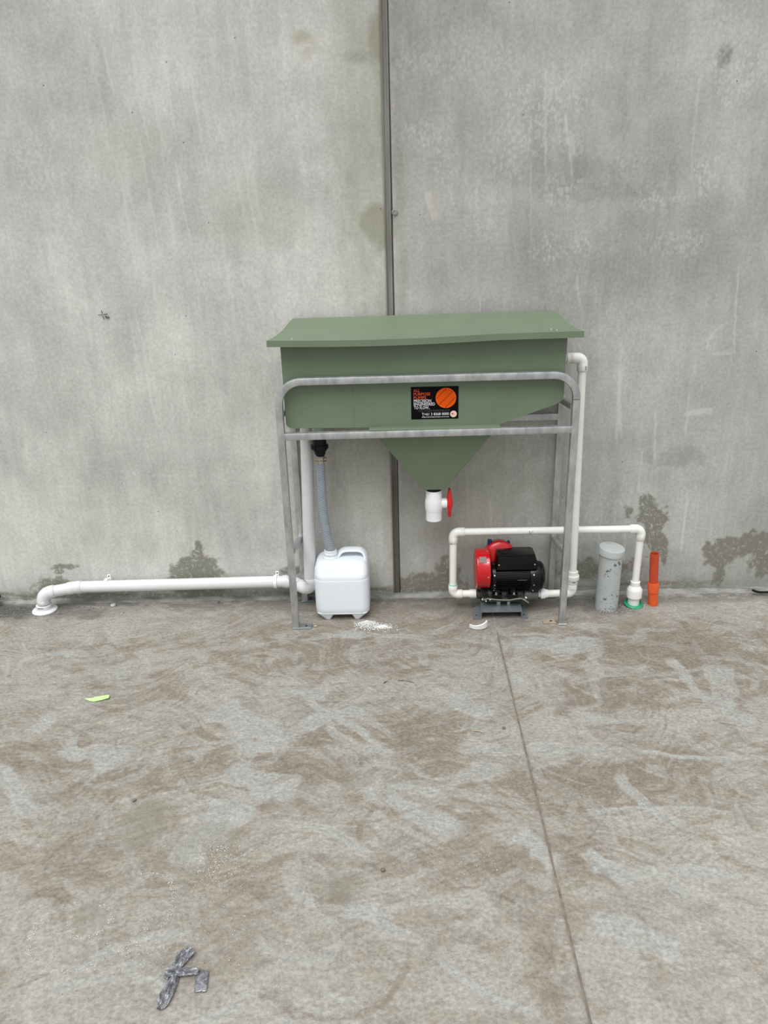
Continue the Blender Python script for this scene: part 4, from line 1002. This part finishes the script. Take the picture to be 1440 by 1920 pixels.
# curved white offcut
bm = BM(); n = 12; rows = []
for i in range(n+1):
    a = math.radians(205+125*i/n); rr_ = .044; cxx, cyy = .322, -.300
    wd = .012+.002*math.sin(i)
    pr = []
    for q, zz in ((-1, .002), (-1, .020), (-.6, .022), (-.6, .002)):
        rad_ = rr_+(.0 if q == -1 else -.004)
        pr.append((cxx+rad_*math.cos(a)*1.0, cyy+rad_*math.sin(a)*.85, zz*(.8+.9*(i/n)**2)))
    rows.append([bm.verts.new(p) for p in pr])
for i in range(n):
    for k in range(4): bm.faces.new((rows[i][k], rows[i][(k+1) % 4], rows[i+1][(k+1) % 4], rows[i+1][k]))
bm.faces.new(rows[0][::-1]); bm.faces.new(rows[-1])
tag(obj('pipe_offcut', bm, 'scrap'), 'curved white plastic pipe offcut lying in front of the pump bracket', 'offcut')
# duct tape: crumpled strip with three arms
tp = thing('duct_tape', 'crumpled silver grey duct tape scrap on the floor in the foreground', 'tape')
def ribbon(path, widths, amp, seed, name='tape_strip', seg=7, sub=6, flat=False, z0=.004):
    P = crom([Vector((x, y, z)) for x, y, z in path], sub); n = len(P); bm = BM(); rows = []; rq = random.Random(seed)
    for i, p in enumerate(P):
        t = (P[min(i+1, n-1)]-P[max(i-1, 0)]); t.z = 0; t.normalize(); s = Vector((-t.y, t.x, 0))
        f_ = i/(n-1)*(len(widths)-1); j = min(int(f_), len(widths)-2); wd = widths[j]+(widths[j+1]-widths[j])*(f_-j)
        row = []
        for k in range(seg+1):
            u_ = k/seg*2-1
            ridge = amp*(mnoise.noise(Vector((u_*2.6+seed, i*.13, seed)))+.6*mnoise.noise(Vector((u_*6+seed, i*.25, 1.5))))
            row.append(bm.verts.new(p+s*(wd/2*u_)+Vector((0, 0, max(.0, amp*.8*(1-u_*u_)+ridge)))+t*(.003*mnoise.noise(Vector((u_*4, seed, 8))) if i in (0, n-1) else 0)))
        rows.append(row)
    for i in range(n-1):
        for k in range(seg): bm.faces.new((rows[i][k], rows[i+1][k], rows[i+1][k+1], rows[i][k+1]))
    me_o = obj(name, bm, 'tape', tp, smooth=None if not flat else 60)
    md = me_o.modifiers.new('s', 'SOLIDIFY'); md.thickness = .0008
    return me_o
ribbon([(-.575, -1.948, .004), (-.566, -1.925, .007), (-.556, -1.905, .008), (-.544, -1.889, .005)], [.020, .028, .034, .030], .007, 3, z0=.005, seg=10)
ribbon([(-.566, -1.952, .004), (-.570, -1.980, .006), (-.574, -2.005, .007), (-.578, -2.027, .005), (-.584, -2.042, .002)], [.016, .027, .031, .028, .010], .008, 5, seg=10)
ribbon([(-.592, -1.953, .006), (-.572, -1.952, .010), (-.553, -1.952, .008), (-.534, -1.950, .008), (-.512, -1.950, .006)], [.024, .024, .022, .020, .018], .007, 8, seg=10)
ribbon([(-.503, -1.945, .003), (-.503, -1.960, .005), (-.499, -1.980, .005), (-.497, -1.999, .003)], [.030, .030, .029, .028], .002, 12, flat=True)
ribbon([(-.588, -1.945, .004), (-.585, -1.955, .008), (-.590, -1.966, .003)], [.014, .018, .010], .004, 14)

def rocks(name, pts, m, kind='stuff', label=None, cat=None):
    V = []; Fc = []
    for (x, y, z, s) in pts:
        b = len(V); q = [(1, 0, -.3), (-.5, .87, -.3), (-.5, -.87, -.3), (0, 0, .8), (.4, .4, .4)][:4]
        an = random.uniform(0, 6.28); k1 = random.uniform(.6, 1.3)
        for (a, c, d) in q:
            V.append((x+s*(a*math.cos(an)-c*k1*math.sin(an)), y+s*(a*math.sin(an)+c*k1*math.cos(an)), max(-.001, z+s*.5*d+s*.12)))
        Fc += [(b, b+2, b+1), (b, b+1, b+3), (b+1, b+2, b+3), (b+2, b, b+3)]
    me = bpy.data.meshes.new(name); me.from_pydata(V, [], Fc); me.update(); o = link(name, me, m)
    return tag(o, label, cat, kind=kind)
# white grit: scattered, in arcs and sprays
pts = []
def spray(cx, cy, sx_r, sy_r, n, s0=.0006, s1=.0016):
    for _ in range(n): pts.append((random.gauss(cx, sx_r), random.gauss(cy, sy_r), 0, random.uniform(s0, s1)))
for _ in range(1500): pts.append((random.uniform(-1.6, 1.5), -random.uniform(.3, 2.2), 0, random.uniform(.0005, .0014)))
def arc(cx, cy, rx, ry, a0, a1, n, j=.006):
    for _ in range(n):
        a = math.radians(random.uniform(a0, a1)); k = 1+random.gauss(0, j/rx)
        pts.append((cx+rx*k*math.cos(a), cy+ry*k*math.sin(a), 0, random.uniform(.0005, .0015)))
arc(-.74, -1.76, .11, .12, -30, 95, 260, .005); arc(-.835, -1.80, .055, .05, -200, 90, 200, .004); arc(-.84, -1.84, .13, .10, 150, 300, 260, .006)
spray(-.68, -1.88, .05, .03, 160); spray(-.56, -1.59, .035, .05, 420); spray(-.50, -1.63, .05, .05, 160); spray(-.62, -1.55, .08, .04, 100)
spray(-.5, -1.85, .15, .06, 130); spray(.2, -1.6, .15, .06, 120); spray(.55, -1.35, .3, .05, 120); spray(-.3, -1.4, .3, .1, 120); spray(.1, -.24, .06, .03, 60, .0005, .0012); spray(-.08, -.2, .05, .02, 30); spray(.5, -.33, .2, .05, 60)
pts = [(p[0], p[1], 0, p[3]*1.2) for p in pts if p[1] < -.06]
rocks('white_grit', pts, 'grit', label='fine white plastic grit sprinkled in arcs over the dusty floor', cat='grit')
pts = []
for _ in range(900): pts.append((random.uniform(-1.5, 1.4), -random.uniform(.35, 2.2), 0, random.uniform(.0006, .0016)))
spray(-.65, -1.9, .15, .07, 120); spray(-.1, -1.85, .2, .08, 160); spray(.3, -1.95, .1, .1, 120); spray(.2, -1.5, .2, .1, 100)
rocks('dark_grit', pts, 'stone', label='fine dark brown soil crumbs sprinkled over the dusty floor', cat='grit')
pts = []
for _ in range(420):
    pts.append((random.gauss(1.10, .09), random.gauss(-.150, .022), 0, random.uniform(.0012, .0034)))
for _ in range(150): pts.append((random.gauss(.93, .07), random.gauss(-.19, .015), 0, random.uniform(.001, .003)))
pts = [p for p in pts if p[1] < -.05]
rocks('fine_gravel', pts, 'gravel', label='pale brown gravel spilled around the feet of the upright pipes', cat='gravel')
pts = []
for _ in range(900):
    x = -2.0+abs(random.gauss(0, .2)); y = -.05-abs(random.gauss(0, .05)); pts.append((x, y, 0, random.uniform(.0015, .006)))
for _ in range(500): pts.append((random.uniform(-1.6, 1.7), -.045-abs(random.gauss(0, .015)), 0, random.uniform(.001, .003)))
for _ in range(250): pts.append((random.gauss(.86, .10), -.06-abs(random.gauss(0, .03)), 0, random.uniform(.001, .0035)))
rocks('dark_rubble', pts, 'rubble', label='dark grey crumbled rubble heaped along the foot of the wall, mostly at left', cat='rubble')
# heap of white flakes by the can
pts = []
for _ in range(2300):
    a = random.uniform(0, 2*PI); q = abs(random.gauss(0, .42)); tail = random.random() < .3; x = -.165+.062*q*math.cos(a)+(random.uniform(.0, .09) if tail else 0); y = -.284+.040*q*math.sin(a)-(.010 if tail else 0)
    pts.append((x, y, 0 if tail else max(0, .026*(1-q))*random.uniform(.3, 1), random.uniform(.0012, .0042)))
rocks('plastic_shavings', pts, 'scrap', label='small heap of white plastic shavings beside the right foot of the jerry can', cat='shavings')
# a few individual bits
def pebble(x, y, s, m, name, label, cat):
    bm = BM(); bmesh.ops.create_icosphere(bm, subdivisions=2, radius=s)
    for v in bm.verts: v.co *= 1+.35*mnoise.noise(v.co*140+Vector((x*50, y*30, 0))); v.co.z *= .6; v.co += Vector((x, y, s*.42))
    tag(obj(name, bm, m, smooth=60), label, cat)
pebble(-.073, -1.642, .007, 'stone', 'pebble', 'small brown pebble near the centre of the floor', 'pebble')
pebble(.342, -1.02, .006, 'stone', 'pebble', 'small dark pebble lying left of the sawn floor joint behind the stick', 'pebble')
pebble(-.88, -.045, .007, 'rubble', 'pebble', 'dark pebble on the mortar fillet below the drain pipe', 'pebble')
pebble(-.86, -1.36, .006, 'stone', 'pebble', 'dark brown crumb left of the damp patch on the floor', 'pebble')
def stick(x0, y0, x1, y1, rr_, m, name, label, cat):
    bm = BM(); sweep(bm, crom([(x0, y0, rr_), ((x0+x1)/2, (y0+y1)/2+.002, rr_*1.6), (x1, y1, rr_)], 4), [rr_]*9, 7)
    tag(obj(name, bm, m, smooth=50), label, cat)
stick(.236, -1.032, .268, -1.045, .0018, 'wood', 'twig', 'thin pale stick lying left of the sawn floor joint', 'stick')
stick(-.03, -.715, .03, -.730, .0012, 'stone', 'twig', 'thin dark twig on the floor below the tank, right one of a pair', 'stick')
stick(-.085, -.735, -.072, -.722, .002, 'stone', 'twig', 'short dark twig on the floor below the tank, left one of a pair', 'stick')
bm = BM(); box(bm, FXL+.078, FXL+.092, FY+.000, FY+.008, .0, .004, .001, 1)
tag(obj('wood_chip', bm, 'wood'), 'tiny yellowish chip beside the left front foot plate of the stand', 'chip')
bm = BM(); sweep(bm, crom([(1.615, -.052, .024), (1.64, -.058, .016), (1.68, -.060, .015), (1.75, -.058, .016), (1.85, -.06, .014)], 6), .0055, 10)
tag(obj('black_cable', bm, 'black_p', smooth=60), 'black cable end lying at the foot of the wall at far right', 'cable')
bm = BM(); box(bm, -2.06, -1.925, -.075, -.02, .035, .050, .003, 1)
box(bm, -2.06, -1.96, -.070, -.03, .0, .036, .003, 1)
tag(obj('black_block', bm, 'black_p'), 'black edge of a block at the foot of the wall at far left', 'block')
print('objects', len(bpy.data.objects))
